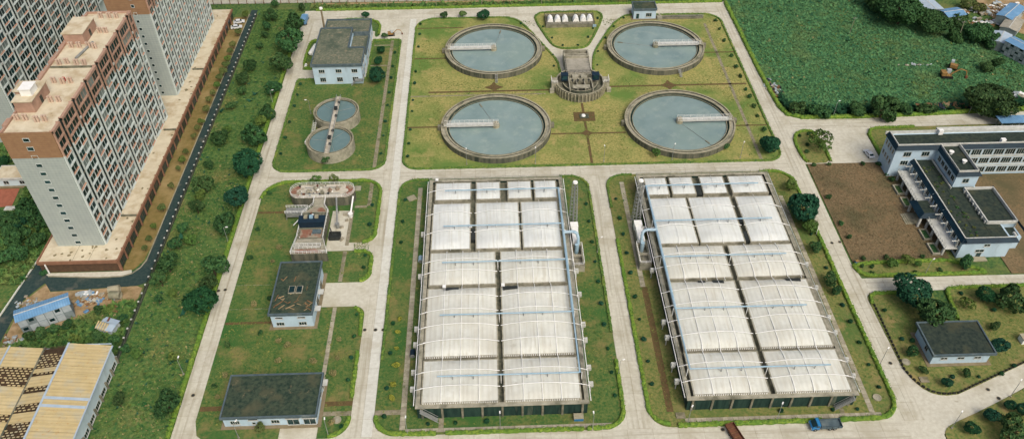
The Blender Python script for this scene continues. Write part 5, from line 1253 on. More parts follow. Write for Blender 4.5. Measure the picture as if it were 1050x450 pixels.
# ================================================================ VEHICLES
def wheels(t, spots, r=.45, wd=.28):
    for (x, y) in spots:
        w_ = MB().tube((x, y - wd / 2, r), (x, y + wd / 2, r), r, n=14).build('wheel', 'tyre', t)
        MB().tube((x, y - wd / 2 - .02, r), (x, y + wd / 2 + .02, r), r * .5, n=10).build('rim', 'galv', w_)
def extr(pts, y0, y1, m=0, b=None):
    b = b or MB(); n = len(b.v); k = len(pts)
    b.v += [(p[0], y0, p[1]) for p in pts] + [(p[0], y1, p[1]) for p in pts]
    for i in range(k): j = (i + 1) % k; b.f.append((n + i, n + j, n + k + j, n + k + i)); b.m.append(m)
    b.f.append(tuple(range(n, n + k))[::-1]); b.m.append(m); b.f.append(tuple(range(n + k, n + 2 * k))); b.m.append(m)
    return b
t = thing('truck', 'blue lorry with open grey load bed parked before the right covered basin', 'truck', (77.2, 106.6, 0), PI + R(2))
extr([(1.7, .55), (3.6, .55), (3.7, 1.25), (3.45, 1.5), (2.75, 1.55), (2.45, 2.35), (1.75, 2.4)], -1.1, 1.1).build('cab', 'truck_blue', t)
MB().quad([(3.47, -.95, 1.53), (3.47, .95, 1.53), (2.5, .95, 2.3), (2.5, -.95, 2.3)][::-1]).build('windscreen', 'glass_dark', t)
for y in (-1.105, 1.105): MB().box(1.95, 2.65, y - .01, y + .01, 1.55, 2.1).build('side_window', 'glass_dark', t)
MB().box(-3.6, 1.6, -.5, .5, .6, .8).build('chassis', 'dark_steel', t)
b = MB().box(-3.7, 1.5, -1.2, 1.2, .85, 1.0).box(-3.7, 1.5, -1.2, -1.1, 1.0, 1.55).box(-3.7, 1.5, 1.1, 1.2, 1.0, 1.55).box(-3.7, -3.6, -1.1, 1.1, 1.0, 1.55).box(1.4, 1.5, -1.1, 1.1, 1.0, 2.1)
b.build('load_bed', 'parapet_grey', t)
for y in (-.8, .8): MB().box(3.68, 3.76, y - .18, y + .18, .85, 1.1).build('headlight', 'car_white', t)
for x in (-2.6, -1.2, .2): 
    for y in (-1.22, 1.22): MB().box(x - .05, x + .05, y - .03, y + .03, .9, 1.6).build('stake', 'dark_steel', t)
wheels(t, [(2.7, -1), (2.7, 1), (-2.0, -1), (-2.0, 1), (-.9, -1), (-.9, 1)], .48)
t = thing('trailer', 'rusty tipped trailer with open bed on the south road', 'trailer', (55.3, 104.6, 0), R(-72))
b = MB().box(-3, 3, -1.1, 1.1, .8, .92).box(-3, 3, -1.15, -1.05, .92, 1.6).box(-3, 3, 1.05, 1.15, .92, 1.6).box(-3, -2.9, -1.05, 1.05, .92, 1.6).box(2.9, 3, -1.05, 1.05, .92, 1.6); b.build('bed', 'rust', t)
for x in (-1.8, -.6, .6, 1.8): MB().box(x - .06, x + .06, -1.05, 1.05, .93, 1.0).build('cross_rib', 'wood', t)
MB().box(3, 4.6, -.08, .08, .6, .75).build('drawbar', 'dark_steel', t)
wheels(t, [(-1, -1), (-1, 1), (.2, -1), (.2, 1)], .42)
def car(label, x, y, rz, m, group=None, z=0):
    t = thing('parked_car', label, 'car', (x, y, z), rz, group)
    extr([(-2.2, .35), (2.2, .35), (2.25, .75), (1.2, .95), (-1.9, 1.0), (-2.25, .85)], -.88, .88).build('body', m, t)
    extr([(-1.75, .99), (1.15, .95), (.45, 1.42), (-1.1, 1.45)], -.76, .76, 0, None).build('cabin', m, t)
    MB().quad([(1.12, -.7, 1.0), (1.12, .7, 1.0), (.52, .66, 1.4), (.52, -.66, 1.4)]).build('windscreen', 'glass_dark', t)
    MB().quad([(-1.72, -.7, 1.04), (-1.16, -.66, 1.43), (-1.16, .66, 1.43), (-1.72, .7, 1.04)]).build('rear_window', 'glass_dark', t)
    for y_ in (-.775, .775): MB().quad([(-1.4, y_, 1.04), (.85, y_, 1.02), (.4, y_, 1.36), (-1.05, y_, 1.38)]).build('side_window', 'glass_dark', t)
    for y_ in (-.62, .62): MB().box(2.2, 2.27, y_ - .2, y_ + .2, .62, .78).build('headlight', 'white_steel', t)
    wheels(t, [(1.35, -.8), (1.35, .8), (-1.35, -.8), (-1.35, .8)], .33, .2)
    return t
car('white car parked at the edge of the concrete yard by the offices', 124.8, 209.2, R(100), 'car_white')
car('white car parked farther up the verge beside the podium', -103.5, 307.0, R(12), 'car_white')
car('white car parked nearer down the verge beside the podium', -103.6, 302.6, R(12), 'car_white')
for i, (x, lb, m) in enumerate(((-112, 'dark car at the far left on the highway along the top edge', 'car_dark'), (-84, 'dark car on the highway just above the end of the boundary wall', 'car_dark'), (-74, 'second dark car on the highway beside the boundary wall end', 'car_dark'), (-59, 'leftmost white car of the row on the highway', 'car_white'), (-49, 'middle white car of the row on the highway', 'car_white'), (-40, 'rightmost white car of the row on the highway', 'car_white'), (-30, 'dark car right of the white cars on the highway', 'car_dark'))):
    car(lb, x, 329.5 + (i % 3) * 1.8, 0, m, None, -.1)
t = thing('truck', 'pale blue box lorry parked on the west road near its north end', 'truck', (-76.2, 306.6, 0), R(88))
MB().box(-3.6, 1.4, -1.15, 1.15, .9, 2.9).build('box_body', 'blue_roof', t)
extr([(1.6, .5), (3.3, .5), (3.35, 1.4), (3.0, 2.2), (1.6, 2.25)], -1.05, 1.05).build('cab', 'roof_sheet_blue', t)
MB().quad([(3.36, -.9, 1.45), (3.36, .9, 1.45), (3.03, .9, 2.15), (3.03, -.9, 2.15)]).build('windscreen', 'glass_dark', t)
MB().box(-3.5, 1.6, -.5, .5, .55, .88).build('chassis', 'dark_steel', t)
wheels(t, [(2.4, -1), (2.4, 1), (-2.2, -1), (-2.2, 1)], .45)
def digger(label, x, y, rz, z=0, boom=True):
    t = thing('excavator', label, 'excavator', (x, y, z), rz)
    for s_ in (-1, 1): extr([(-1.9, .1), (1.9, .1), (2.2, .5), (1.9, .9), (-1.9, .9), (-2.2, .5)], s_ * 1.25 - .3, s_ * 1.25 + .3).build('track', 'tyre', t)
    MB().box(-2.2, 1.3, -1.3, 1.3, 1.0, 1.35).box(-2.3, -.4, -1.3, 1.3, 1.35, 2.3).build('house', 'digger_yellow', t)
    MB().box(-.3, 1.3, .2, 1.3, 1.35, 2.9).build('cab', 'shed_panel', t); MB().box(1.31, 1.34, .3, 1.2, 1.7, 2.7).build('cab_window', 'glass_dark', t)
    if boom:
        MB().tube((1.1, -.4, 1.6), (3.9, -.4, 3.9), .28, .24, n=6).tube((3.9, -.4, 3.9), (6.2, -.4, 3.2), .24, .2, n=6).build('boom', 'digger_yellow', t)
        MB().tube((6.2, -.4, 3.2), (6.9, -.4, 1.0), .2, .16, n=6).build('stick', 'digger_yellow', t)
        extr([(6.5, 1.1), (7.4, 1.1), (7.3, .3), (6.6, .2)], -.9, .1).build('bucket', 'rust', t)
    return t
x, y = G(970, 79); digger('yellow excavator with its arm stretched across the overgrown field', x, y, R(-8))
x, y = G(977, 70); digger('rusty yellow machine without boom behind the excavator in the field', x, y, R(60), boom=False)
digger('small orange excavator parked beside the two storey plant building', -39.6, 294.4, R(8), boom=True).scale = (.62, .62, .62)

# ================================================================ STREET LAMPS
def lamp_proto():
    t = thing('street_lamp', '', 'street lamp')
    MB().tube((0, 0, 0), (0, 0, 5.6), .09, .06, n=7).build('pole', 'galv', t)
    MB().tube((0, 0, 5.5), (.55, 0, 5.9), .05, n=5).tube((.55, 0, 5.9), (.8, 0, 5.92), .05, n=5).build('arm', 'galv', t)
    MB().obox((.95, 0, 5.92), (.34, .15, .07)).build('lamp_head', 'white_steel', t)
    MB().box(-.2, .2, -.2, .2, 0, .35).build('base', 'slab_old', t)
    return t
def copy_tree(o, parent=None):
    c = o.copy(); COL.objects.link(c); c.parent = parent
    for ch in list(o.children): copy_tree(ch, c)
    return c
LAMPS = [(234, 248, 0, 'beside the west road across from the inlet works lawn'), (280, 107, 0, 'beside the west road level with the far small round tank'), (266.5, 149, 0, 'beside the west road under the tree cluster near the crossing'), (188.6, 384, 90, 'on the wild slope edge left of the workshop'),
         (245, 449, 60, 'at the front left of the workshop house'), (337, 447, 100, 'at the lawn corner right of the workshop house'), (418, 445.5, 90, 'at the south west corner of the left covered basin'), (319, 117, 180, 'on the lawn left of the small round tanks'),
         (612.7, 259, 20, 'on the middle road beside the blue elbow pipes'), (634, 384.7, 20, 'near the south end of the middle road'), (607.5, 440.7, 90, 'at the front right corner of the left covered basin'), (705, 434, 60, 'at the front left corner of the right covered basin'),
         (796, 431, 60, 'in the middle front of the right covered basin'), (513, 440.7, 90, 'in the middle front of the left covered basin'), (478.7, 169, 90, 'below the lower left round tank, on its left side'), (549, 168, 90, 'below the lower left round tank, on its right side'),
         (619, 166, 90, 'on the lawn edge between the two lower round tanks'), (689, 164, 60, 'below the lower right round tank, on its left side'), (759, 162, 60, 'below the lower right round tank, on its right side'), (902, 374, 45, 'on the east road beside the right covered basin corner'), (975.6, 439, 45, 'at the bottom right road fork'),
         (1035.6, 406.7, 45, 'up the branch road at the right margin'), (948, 282, 30, 'on the hedge strip below the bare field'), (854.4, 119, 30, 'behind the gate road hedge near the road bend'), (993, 117, 40, 'behind the gate road hedge beside the big round bush')]
lp = lamp_proto()
for i, (px, py, a_, lb) in enumerate(LAMPS):
    o = lp if i == 0 else copy_tree(lp)
    x, y = G(px, py); o.location = (x, y, .08); o.rotation_euler[2] = R(a_)
    o['label'] = 'slim grey street lamp ' + lb; o['group'] = 'street lamps of the works'
for (bx, by, tx, ty, lb) in ((871, 35, 877, 18, 'leaning thin utility pole alone in the overgrown field'), (982, 42, 989, 22, 'leaning thin utility pole near the trees at the top right')):
    x, y = G(bx, by); x2, y2 = G(tx, ty, 8.5)
    t = thing('utility_pole', lb, 'pole', (x, y, 0)); MB().tube((0, 0, 0), (x2 - x, y2 - y, 8.5), .16, .11, n=7).build('pole', 'rim', t)
    MB().obox(((x2 - x) * .96, (y2 - y) * .96, 8.1), (.9, .06, .06)).build('crossarm', 'galv', t)
for i, (px, py) in enumerate(((447, 11, ), (494, 6), (555, 3), (396, 10), (312, 11))):
    x, y = G(px, py); t = thing('utility_pole', ORD[i] + ' pale pole listed from the road bend behind the north hedge', 'pole', (x, 318, 0))
    t['label'] = ['pale pole behind the north hedge above the first round tank', 'pale pole behind the north hedge right of the first round tank', 'pale pole behind the north hedge above the dome lawn', 'pale pole behind the north hedge near the inner road', 'pale pole behind the north hedge at the box lorry'][i]
    MB().tube((0, 0, 0), (.1, 0, 7.5), .13, .09, n=7).build('pole', 'rim', t); MB().box(-.6, .7, -.05, .05, 7.0, 7.1).build('crossarm', 'galv', t)
t = thing('sign_board', 'small white sign board on the bend of the east road by the round bush', 'sign', (*G(837, 240), .1), R(60))
MB().box(-.9, .9, -.05, .05, .6, 1.9).build('board', 'white_steel', t)
for x in (-.7, .7): MB().tube((x, 0, 0), (x, 0, .6), .05, n=5).build('leg', 'galv', t)
t = thing('hydrant_box', 'blue and yellow box at the corner of the strip lawn hedge', 'box', (*G(878, 270), .1))
MB().box(-.45, .45, -.35, .35, 0, .9).build('cabinet', 'truck_blue', t); MB().box(-.5, .5, -.4, .4, .9, 1.0).build('lid', 'digger_yellow', t)
t = thing('white_kiosk', 'small white kiosk at the right margin on the pump house lawn', 'kiosk', (*G(1049, 350), .1))
MB().box(-1, 1, -1, 1, 0, 1.7).build('cabinet', 'white_steel', t); MB().box(-1.15, 1.15, -1.15, 1.15, 1.7, 1.85).build('lid', 'rim', t)

DR = [(198, 405, 'on the west road beside the workshop'), (224, 298, 'on the left of the west road beside the pump house lawn'), (231, 297, 'in the middle of the west road beside the pump house lawn'), (344, 441, 'at the corner near the workshop apron'), (389, 440, 'at the south end of the inner road'), (913, 372, 'on the east road beside the pump house'), (1013, 399, 'in the middle of the right branch road'), (1024, 408, 'at the lower edge of the right branch road'), (853, 249, 'on the east road beside the bare field'), (861, 248, 'at the right edge of the east road beside the bare field'), (385, 338, 'in the middle of the inner road'), (374, 338, 'at the left edge of the inner road'), (393, 338, 'at the right edge of the inner road'), (741, 440, 'on the south road before the right basin')]
for (px, py, lb) in DR:
    x, y = G(px, py); t = thing('drain_cover', 'small dark drain cover ' + lb, 'drain cover', (x, y, .004))
    MB().ring(0, 0, .42, .56, 0, .03, 14).build('frame', 'joint', t); MB().disc(0, 0, .42, .022, 14).build('grate', 'dark_steel', t)
# ================================================================ VEGETATION
def crown_mesh(name, seed, n, size, m, squash=.8, lobes=9, gap=.0, spread=.55):
    r = np.random.default_rng(seed)
    c = r.normal(size=(lobes, 3)); c /= np.linalg.norm(c, axis=1)[:, None]; c *= r.uniform(.25, spread, (lobes, 1)); c[:, 2] *= .75
    rad = r.uniform(.34, .56, lobes); c = np.vstack([c, [[0, 0, 0]]]); rad = np.append(rad, .6)
    pts = []; nr = []
    while len(pts) < n:
        k = r.integers(len(rad)); d = r.normal(size=3); d /= np.linalg.norm(d)
        if d[2] < -.45 and r.random() < .7: continue
        p = c[k] + d * rad[k] * (1 - .3 * r.random() ** 2 + (.16 * r.random() if r.random() < .25 else 0))
        dd = np.linalg.norm(c - p, axis=1) - rad * .8
        if dd.min() < 0: continue
        if gap and math.sin(p[0] * 7 + seed) * math.sin(p[1] * 6 + 2 * seed) * math.sin(p[2] * 8) > .55 - gap: continue
        pts.append(p); nr.append(d)
    P = np.array(pts); D = np.array(nr) + r.normal(size=(n, 3)) * .6; D /= np.linalg.norm(D, axis=1)[:, None]
    P[:, 2] *= squash
    A = np.cross(D, r.normal(size=(n, 3))); A /= np.linalg.norm(A, axis=1)[:, None]; B = np.cross(D, A)
    s_ = (size * r.uniform(.5, 1.5, n))[:, None]
    V = np.stack([P - A * s_, P - B * s_ * .62 + D * s_ * .2, P + A * s_, P + B * s_ * .62 + D * s_ * .2], 1).reshape(-1, 3)
    me = bpy.data.meshes.new(name); me.from_pydata(V.tolist(), [], np.arange(4 * n).reshape(-1, 4).tolist()); me.materials.append(M[m]); me.update()
    return me
def trunk_mesh(seed, h, r0=.07):
    rs = random.Random(seed); b = MB(); b.tube((0, 0, 0), (rs.uniform(-.05, .05), rs.uniform(-.05, .05), h), r0, r0 * .7, n=7)
    for i in range(5):
        a_ = i * 1.26 + rs.uniform(-.3, .3); b.tube((0, 0, h * rs.uniform(.8, 1)), (.5 * math.cos(a_), .5 * math.sin(a_), h + rs.uniform(.2, .6)), r0 * .55, r0 * .2, n=5)
    return b.mesh('trunk', 'bark')
CM = {'dense': [crown_mesh('crown', 10 + i, 2400, .085, 'leaf_dark', .8, 12, .12, .62) for i in range(3)],
      'round': [crown_mesh('crown', 20 + i, 1300, .11, 'leaf', .9, 8, .3, .8) for i in range(4)],
      'bush': [crown_mesh('crown', 30 + i, 760, .135, 'leaf', .78, 7, .28, .8) for i in range(4)],
      'light': [crown_mesh('crown', 40 + i, 700, .13, 'leaf_light', .75, 8, .25, .65) for i in range(3)],
      'olive': [crown_mesh('crown', 50 + i, 380, .15, 'leaf_olive', .7, 7, .3, .65) for i in range(3)],
      'sparse': [crown_mesh('crown', 60 + i, 420, .12, 'leaf_light', .7, 9, .4, .8) for i in range(3)],
      'yellow': [crown_mesh('crown', 70 + i, 420, .11, 'yellow_shrub', .7, 7, .2, .7) for i in range(2)],
      'flower': [crown_mesh('crown', 75 + i, 420, .1, 'flower_shrub', .6, 8, .2, .75) for i in range(2)],
      'clip': [crown_mesh('crown', 80 + i, 420, .15, 'leaf_dark', .85, 6, 0, .3) for i in range(2)],
      'huge': [crown_mesh('crown', 90 + i, 4200, .06, 'leaf', .62, 16, .1, .75) for i in range(2)]}
TM = [trunk_mesh(i, 1.0) for i in range(3)]
CNT = [0]
def tree(label, px, py, rpx, kind, group, hk=None, name='tree', xy=None, r=None, cat='tree', trunk=True):
    """px,py: crown centre in the survey photograph, rpx its half width there"""
    sc = None
    hc = 0.0; R_ = r
    for _ in range(3):
        x, y = xy if xy else G(px, py, hc)
        dep = (Vector((x, y, hc)) - Vector((0, 0, CAMZ))).dot(FW)
        if r is None: R_ = rpx * dep / FPX / .86
        hc = R_ * (1.15 if hk is None else hk)
    CNT[0] += 1; k = CNT[0]; rs = random.Random(k * 13)
    t = thing(name, label, cat, (x, y, 0), rs.uniform(0, 6.28), group)
    cr = CM[kind][k % len(CM[kind])]
    o = link('crown', cr, t, (0, 0, hc)); o.scale = (R_ * rs.uniform(.94, 1.06), R_ * rs.uniform(.94, 1.06), R_ * rs.uniform(.8, 1.25))
    if trunk:
        o = link('trunk', TM[k % 3], t, (0, 0, 0)); o.scale = (R_ * .9, R_ * .9, hc * .82)
    return t
W_ = 'trees on the wild slope west of the west road'
wt = [(277.6, 14.2, 5.5, 'round'), (301, 23, 8.5, 'round'), (296, 40, 11.5, 'round'), (289, 63, 9, 'round'), (256.5, 66, 5.2, 'round'), (249.7, 79, 6, 'bush'), (273.7, 26, 4, 'bush'), (271.6, 35, 3, 'bush'), (265.7, 47, 3.2, 'bush'), (282.6, 3.5, 3.2, 'bush'), (308.7, 7, 3.2, 'round'),
      (249, 92, 4, 'bush'), (237, 108, 4, 'bush'), (280, 88.6, 7, 'round'), (273.6, 114.4, 7, 'round'), (266.5, 123, 5, 'light'), (262.6, 138, 9, 'round'), (225, 140, 6.5, 'round'), (233, 132, 4, 'light'), (214.6, 168.4, 4, 'round'), (209, 187, 8, 'round'), (201, 211, 6.5, 'bush'), (205, 199, 5, 'light'),
      (252.8, 165.8, 12.5, 'dense'), (244, 201, 11, 'dense'), (189, 232, 5, 'bush'), (181, 249, 6, 'bush'), (171.5, 270, 8.5, 'bush'), (231, 229.5, 9, 'round'), (217.7, 272, 10, 'bush'), (164, 286, 7, 'bush'), (205.7, 306.6, 13, 'dense'), (213, 289, 8, 'round'), (162, 306.7, 4, 'bush'), (170.7, 412, 11, 'round'), (121, 411, 6, 'bush'), (140, 363, 4.5, 'light'), (178, 365, 4.5, 'light'), (196, 246, 5, 'light'), (176, 300, 4, 'light')]
wt.sort(key=lambda q: q[1])
for i, (px, py, rp, kd) in enumerate(wt):
    sz = 'large' if rp > 9 else ('medium' if rp > 5.5 else 'small')
    rp *= 1.14
    tree('%s %s, %s counted from the far end on the wild western slope' % (sz, {'round': 'dark green tree', 'bush': 'dark bushy tree', 'dense': 'dense round dark tree', 'light': 'lighter green bush'}[kd], ORD[i]), px, py, rp, kd, W_)
vt = [(238.5, 45), (236.4, 52), (233.7, 59.5), (231.6, 65.7), (228, 72.5), (225, 78.5), (251.5, 14), (244.4, 32), (221.7, 87), (217.7, 94.5), (214, 101.6), (211.4, 111), (206, 124), (202, 131), (198, 139), (190.6, 155), (186.5, 163), (182.6, 172), (175.5, 190), (165.8, 212), (157.7, 231.7), (153, 244), (148, 253.5)]
vt.sort(key=lambda q: q[1])
for i, (px, py) in enumerate(vt):
    tree('small pale street tree, %s from the far end of the dry verge by the podium' % ORD[i], px, py, random.uniform(2.9, 4.0), 'olive' if i % 4 else 'light', 'street trees on the podium verge', 1.5)
E_ = [(790, 148, 10.5, 'dense', 'dark round tree at the east corner of the clarifier lawn'), (842, 142, 11, 'sparse', 'spreading open crowned tree on the small junction lawn'), (826, 213, 16.5, 'dense', 'large dark globe shaped tree beside the right covered basin'), (829.5, 231, 7, 'light', 'small light green tree under the large globe tree'), (811, 189, 6.5, 'light', 'small tree at the north east corner of the right basin lawn'),
      (837, 253, 6, 'round', 'dark bush on the east strip below the globe tree'), (852, 286, 7, 'bush', 'low bush on the east strip beside the right basin'), (859, 297, 5, 'bush', 'lower bush next to the east road hedge'), (935, 298, 17, 'dense', 'big dark tree at the road corner behind the pump house'), (958, 318, 16, 'round', 'big green tree directly behind the pump house'),
      (1012, 301, 9, 'dense', 'dark tree on the right lawn below the side road'), (1037, 304, 13, 'round', 'broad tree at the right margin below the side road'), (1026, 354, 9, 'dense', 'dark bush right of the pump house'), (935, 361, 6, 'bush', 'light bush left of the pump house'), (1021, 334, 5, 'bush', 'low shrub between the broad tree and the pump house'), (992, 310, 6.5, 'sparse', 'thin flowering tree behind the pump house roof'),
      (997, 438, 7, 'dense', 'dark round bush nearest the fork on the bottom right lawn'), (1018, 425, 7.5, 'dense', 'taller dark bush on the bottom right lawn'), (1037, 415, 6, 'dense', 'small dark bush at the right of the bottom right lawn'), (1042, 440, 15, 'round', 'large leafy tree in the bottom right corner'), (1052, 420, 8, 'dense', 'dark tree cut by the right margin near the bottom'), (972, 392, 6, 'dense', 'round bush in front of the pump house'),
      (947, 379, 4, 'bush', 'light shrub at the front left of the pump house'), (991, 381, 4.5, 'bush', 'light shrub at the front right of the pump house'), (914.5, 270, 5, 'light', 'small leafy tree on the left part of the strip lawn'), (932, 266, 6, 'sparse', 'bare trunked tree in the strip lawn'), (942, 270, 4, 'light', 'leafy shrub right of the bare trunked tree'), (990, 270, 7.5, 'bush', 'broad bush on the right part of the strip lawn'), (1019, 424, 3, 'bush', 'low shrub beside the taller dark bush'),
      (455.5, 15.5, 3.6, 'round', 'leftmost of the three trees north of the first round tank'), (474, 14.5, 3.6, 'light', 'middle of the three trees north of the first round tank'), (496, 14.5, 5.6, 'dense', 'rightmost and largest of the three trees north of the first round tank'), (391, 51, 4, 'dense', 'upper dark tree beside the two storey plant building'), (388, 62, 4.6, 'dense', 'middle dark tree beside the two storey plant building'), (386, 76, 8.2, 'dense', 'lowest and largest dark tree beside the two storey plant building'),
      (375, 15, 3.6, 'dense', 'dark tree behind the rear roof of the plant building'), (394, 36, 3, 'round', 'small tree beside the orange excavator'), (324, 184, 5.5, 'sparse', 'left of the two leafy trees behind the inlet works'), (342, 184, 5.5, 'sparse', 'right of the two leafy trees behind the inlet works'), (266, 438, 6, 'olive', 'pale tree in front of the workshop house'), (335, 163, 4.5, 'bush', 'bush at the foot of the lower small round tank'), (673, 156, 5, 'sparse', 'small leafy tree at the front of the lower right round tank'), (745, 150, 3.2, 'round', 'small bush right of the lower right round tank')]
for (px, py, rp, kd, lb) in E_: tree(lb, px, py, rp, kd, 'trees on the works lawns', .95 if rp > 9 else 1.1)
N_ = [(1018, 106, 21, 'huge', 'big dome shaped bush behind the gate road hedge'), (905, 112, 15, 'bush', 'dark thicket tree behind the gate road hedge, left'), (880, 112, 9, 'bush', 'dark shrub between the lamp and the thicket tree'), (840, 114, 9, 'bush', 'dark shrub behind the hedge near the road bend'), (815, 112, 8, 'bush', 'dark shrub at the road bend corner of the field'), (925, 10, 24, 'huge', 'dense dark grove tree at the top, left of the sheds'), (900, 0, 14, 'round', 'dark tree at the top edge left of the grove'), (956, 22, 17, 'huge', 'willow like tree in front of the grey blue shed'), (984, 20, 9, 'round', 'tree beside the light blue shed'), (1003, 34, 14, 'huge', 'dark tree below the scrap yard lane'), (1018, 42, 9, 'round', 'tree in front of the steel roofed shed'), (992, 3, 8, 'olive', 'pale thin tree at the top edge by the dirt yard'), (1006, 8, 7, 'olive', 'pale thin tree over the scrap heap'), (1012, 70, 7, 'bush', 'brownish bush in the field near the right edge'), (1022, 64, 6, 'bush', 'second brownish bush in the field near the right edge'), (950, 112, 8, 'bush', 'dark shrub before the stacked timber'), (930, 114, 7, 'bush', 'dark shrub left of the stacked timber'), (980, 36, 8, 'round', 'tree at the foot of the leaning pole')]
for (px, py, rp, kd, lb) in N_: tree(lb, px, py, rp, kd, 'trees round the overgrown field', .6)
L2 = [(8, 225, 11, 'round'), (25, 215, 11, 'round'), (38, 228, 9, 'round'), (14, 243, 12, 'bush'), (35, 247, 9, 'bush'), (5, 262, 10, 'bush'), (22, 262, 8, 'bush'), (0, 168, 8, 'dense'), (46, 214, 7, 'round'), (30, 195, 6, 'light'), (4, 172, 6, 'round'), (30, 238, 8, 'light'), (18, 228, 8, 'dense')]
for i, (px, py, rp, kd) in enumerate(L2): tree('%s of the grove trees left of the near tower, counted from the top' % ORD[sorted(L2, key=lambda q: q[1]).index(L2[i])], px, py, rp, kd, 'grove left of the near tower', .8)
for i, (px, py, rp, kd) in enumerate([(30, 345, 6, 'bush'), (42, 343, 7, 'bush'), (56, 338, 6, 'bush'), (68, 334, 6, 'bush'), (100, 345, 6, 'bush'), (88, 350, 6, 'light'), (118, 349, 6, 'bush'), (125, 326, 5, 'bush'), (112, 316, 5, 'light'), (44, 280, 4, 'bush'), (128, 358, 5, 'bush'), (76, 346, 5, 'light'), (100, 318, 5, 'bush')]):
    tree(['low bush left under the site cabin', 'second low bush under the site cabin', 'third low bush under the site cabin', 'low bush under the right end of the site cabin', 'low bush left of the collapsed shed', 'pale bush behind the warehouse ridge', 'low bush below the collapsed shed', 'bush between the collapsed shed and the boundary wall', 'pale bush above the collapsed shed', 'clipped bush at the front left corner of the podium', 'bush between warehouse and boundary wall', 'pale bush on the ditch above the warehouse', 'bush left of the collapsed shed roof'][i], px, py, rp, kd, 'bushes round the dirt lot', .55, trunk=False, name='bush', cat='bush')

# clipped ball shrubs lining the plots
def shrub_row(desc, pts, r=.55, kind='clip', name='shrub'):
    for i, (x, y) in enumerate(pts):
        tree('%s %s' % (ORD[i], desc), 0, 0, 0, kind, 'clipped ball shrubs on the lawns', .75, name=name, xy=(x, y), r=r * random.uniform(.8, 1.25), cat='shrub', trunk=False)
shrub_row('ball shrub from the south on the right edge of the left basin lawn', [(28.6, y) for y in (117, 124, 131.5, 139.5, 147, 155, 163, 171, 180, 188)], .75)
shrub_row('ball shrub from the south on the left edge of the right basin lawn', [(38.2, y) for y in (120, 127, 134, 141, 149, 158, 166, 174, 181, 190)], .75)
shrub_row('ball shrub from the south on the left edge of the left basin lawn', [(-27.6, y) for y in (113, 121, 132, 142, 173, 182, 192)], .75)
shrub_row('ball shrub from the south beside the inner road on the west plots', [(-37.6, y) for y in (110.5, 124, 131, 138, 145.6, 163, 168, 181, 190)], .75)
shrub_row('ball shrub from the south along the right side of the inner road', [(-28.2, y) for y in (214, 221, 229, 240, 247, 258, 266, 284, 294, 302)], .7)
shrub_row('ball shrub from the south along the left side of the inner road', [(-37.2, y) for y in (216, 226, 234, 244, 252, 262, 270, 280)], .7)
shrub_row('ball shrub from the left in front of the left basin', [(x, 110.6) for x in (-17, -10.5, -3)], .75)
shrub_row('ball shrub from the left in front of the right basin', [(x, 111) for x in (68, 80.5, 86.5)], .75)
shrub_row('ball shrub from the south on the strip right of the right basin', [(94, y) for y in (117, 124, 131, 138, 144, 158, 172)], .8)
shrub_row('ball shrub from the south on the left edge of the twin tank lawn', [(-70.6, y) for y in (217, 226, 235, 245, 252, 259)], .7)
shrub_row('ball shrub from the far end round the dome lawn', [(45.2, 304), (42.4, 296), (39.6, 289), (35, 283), (29, 283), (25.2, 289), (22, 298)], .65)
shrub_row('ball shrub from the near end left of the Y shaped drive', [(24.4, 268), (24.6, 276), (20.5, 285), (17, 293), (13.2, 301)], .65)
shrub_row('ball shrub from the near end right of the Y shaped drive', [(41, 268), (42.4, 278), (46.6, 288), (51, 297), (56, 304)], .65)
shrub_row('ball shrub from the south along the right rim of the clarifier lawn', [(93.6, y) for y in (216, 224, 232, 238, 244, 249, 258, 264, 272, 284, 293, 300)], .9, 'bush')
shrub_row('ball shrub from the left along the bare field edge', [(106, 161.4), (112.5, 161.4), (118, 161.5), (123, 161.3), (104.6, 170), (104.3, 176), (105, 204), (110, 204.2), (121, 204.3), (126, 203.6), (126.6, 198.5), (127.3, 195.5), (104.6, 188)], .85, 'bush')
shrub_row('low shrub from the left on the strip lawn', [(104.6, 158.4), (107, 157.8), (106.2, 155.6), (118.5, 155.6), (126, 155.9), (133.4, 156.2)], .7, 'bush')
shrub_row('ball shrub from the left on the pump house lawn', [(104.6, 141.6), (105.6, 131.8), (108, 131), (106, 127), (120, 119.2), (126, 119.8), (130.4, 122.2), (128, 147), (134, 140.5), (113.4, 119.4)], .8, 'clip')
shrub_row('ball shrub from the left on the west lawns', [(-70.6, 197), (-71, 168), (-71, 180), (-62, 152), (-62.5, 140), (-70, 136), (-70.5, 123)], .8, 'bush')
shrub_row('small shrub from the left on the junction lawn', [(104.6, 211), (106, 215), (105, 220), (108.4, 221)], .8, 'bush')
shrub_row('yellow flowering shrub from the south on the left strip of the left basin', [(-26, y) for y in (118, 122, 128, 133.5, 139, 143.5)], .95, 'yellow', 'flowering_shrub')
shrub_row('dusty pink shrub from the left on the western lawns', [(-41.5, 126), (-41, 131), (-41.4, 137), (-47, 130), (-56, 130.5), (-69, 120), (-68.5, 126.5), (-66, 150), (-57, 137), (-64, 166.5), (-63, 172), (-40, 111.7), (-54.5, 135.5)], 1.0, 'flower', 'flowering_shrub')

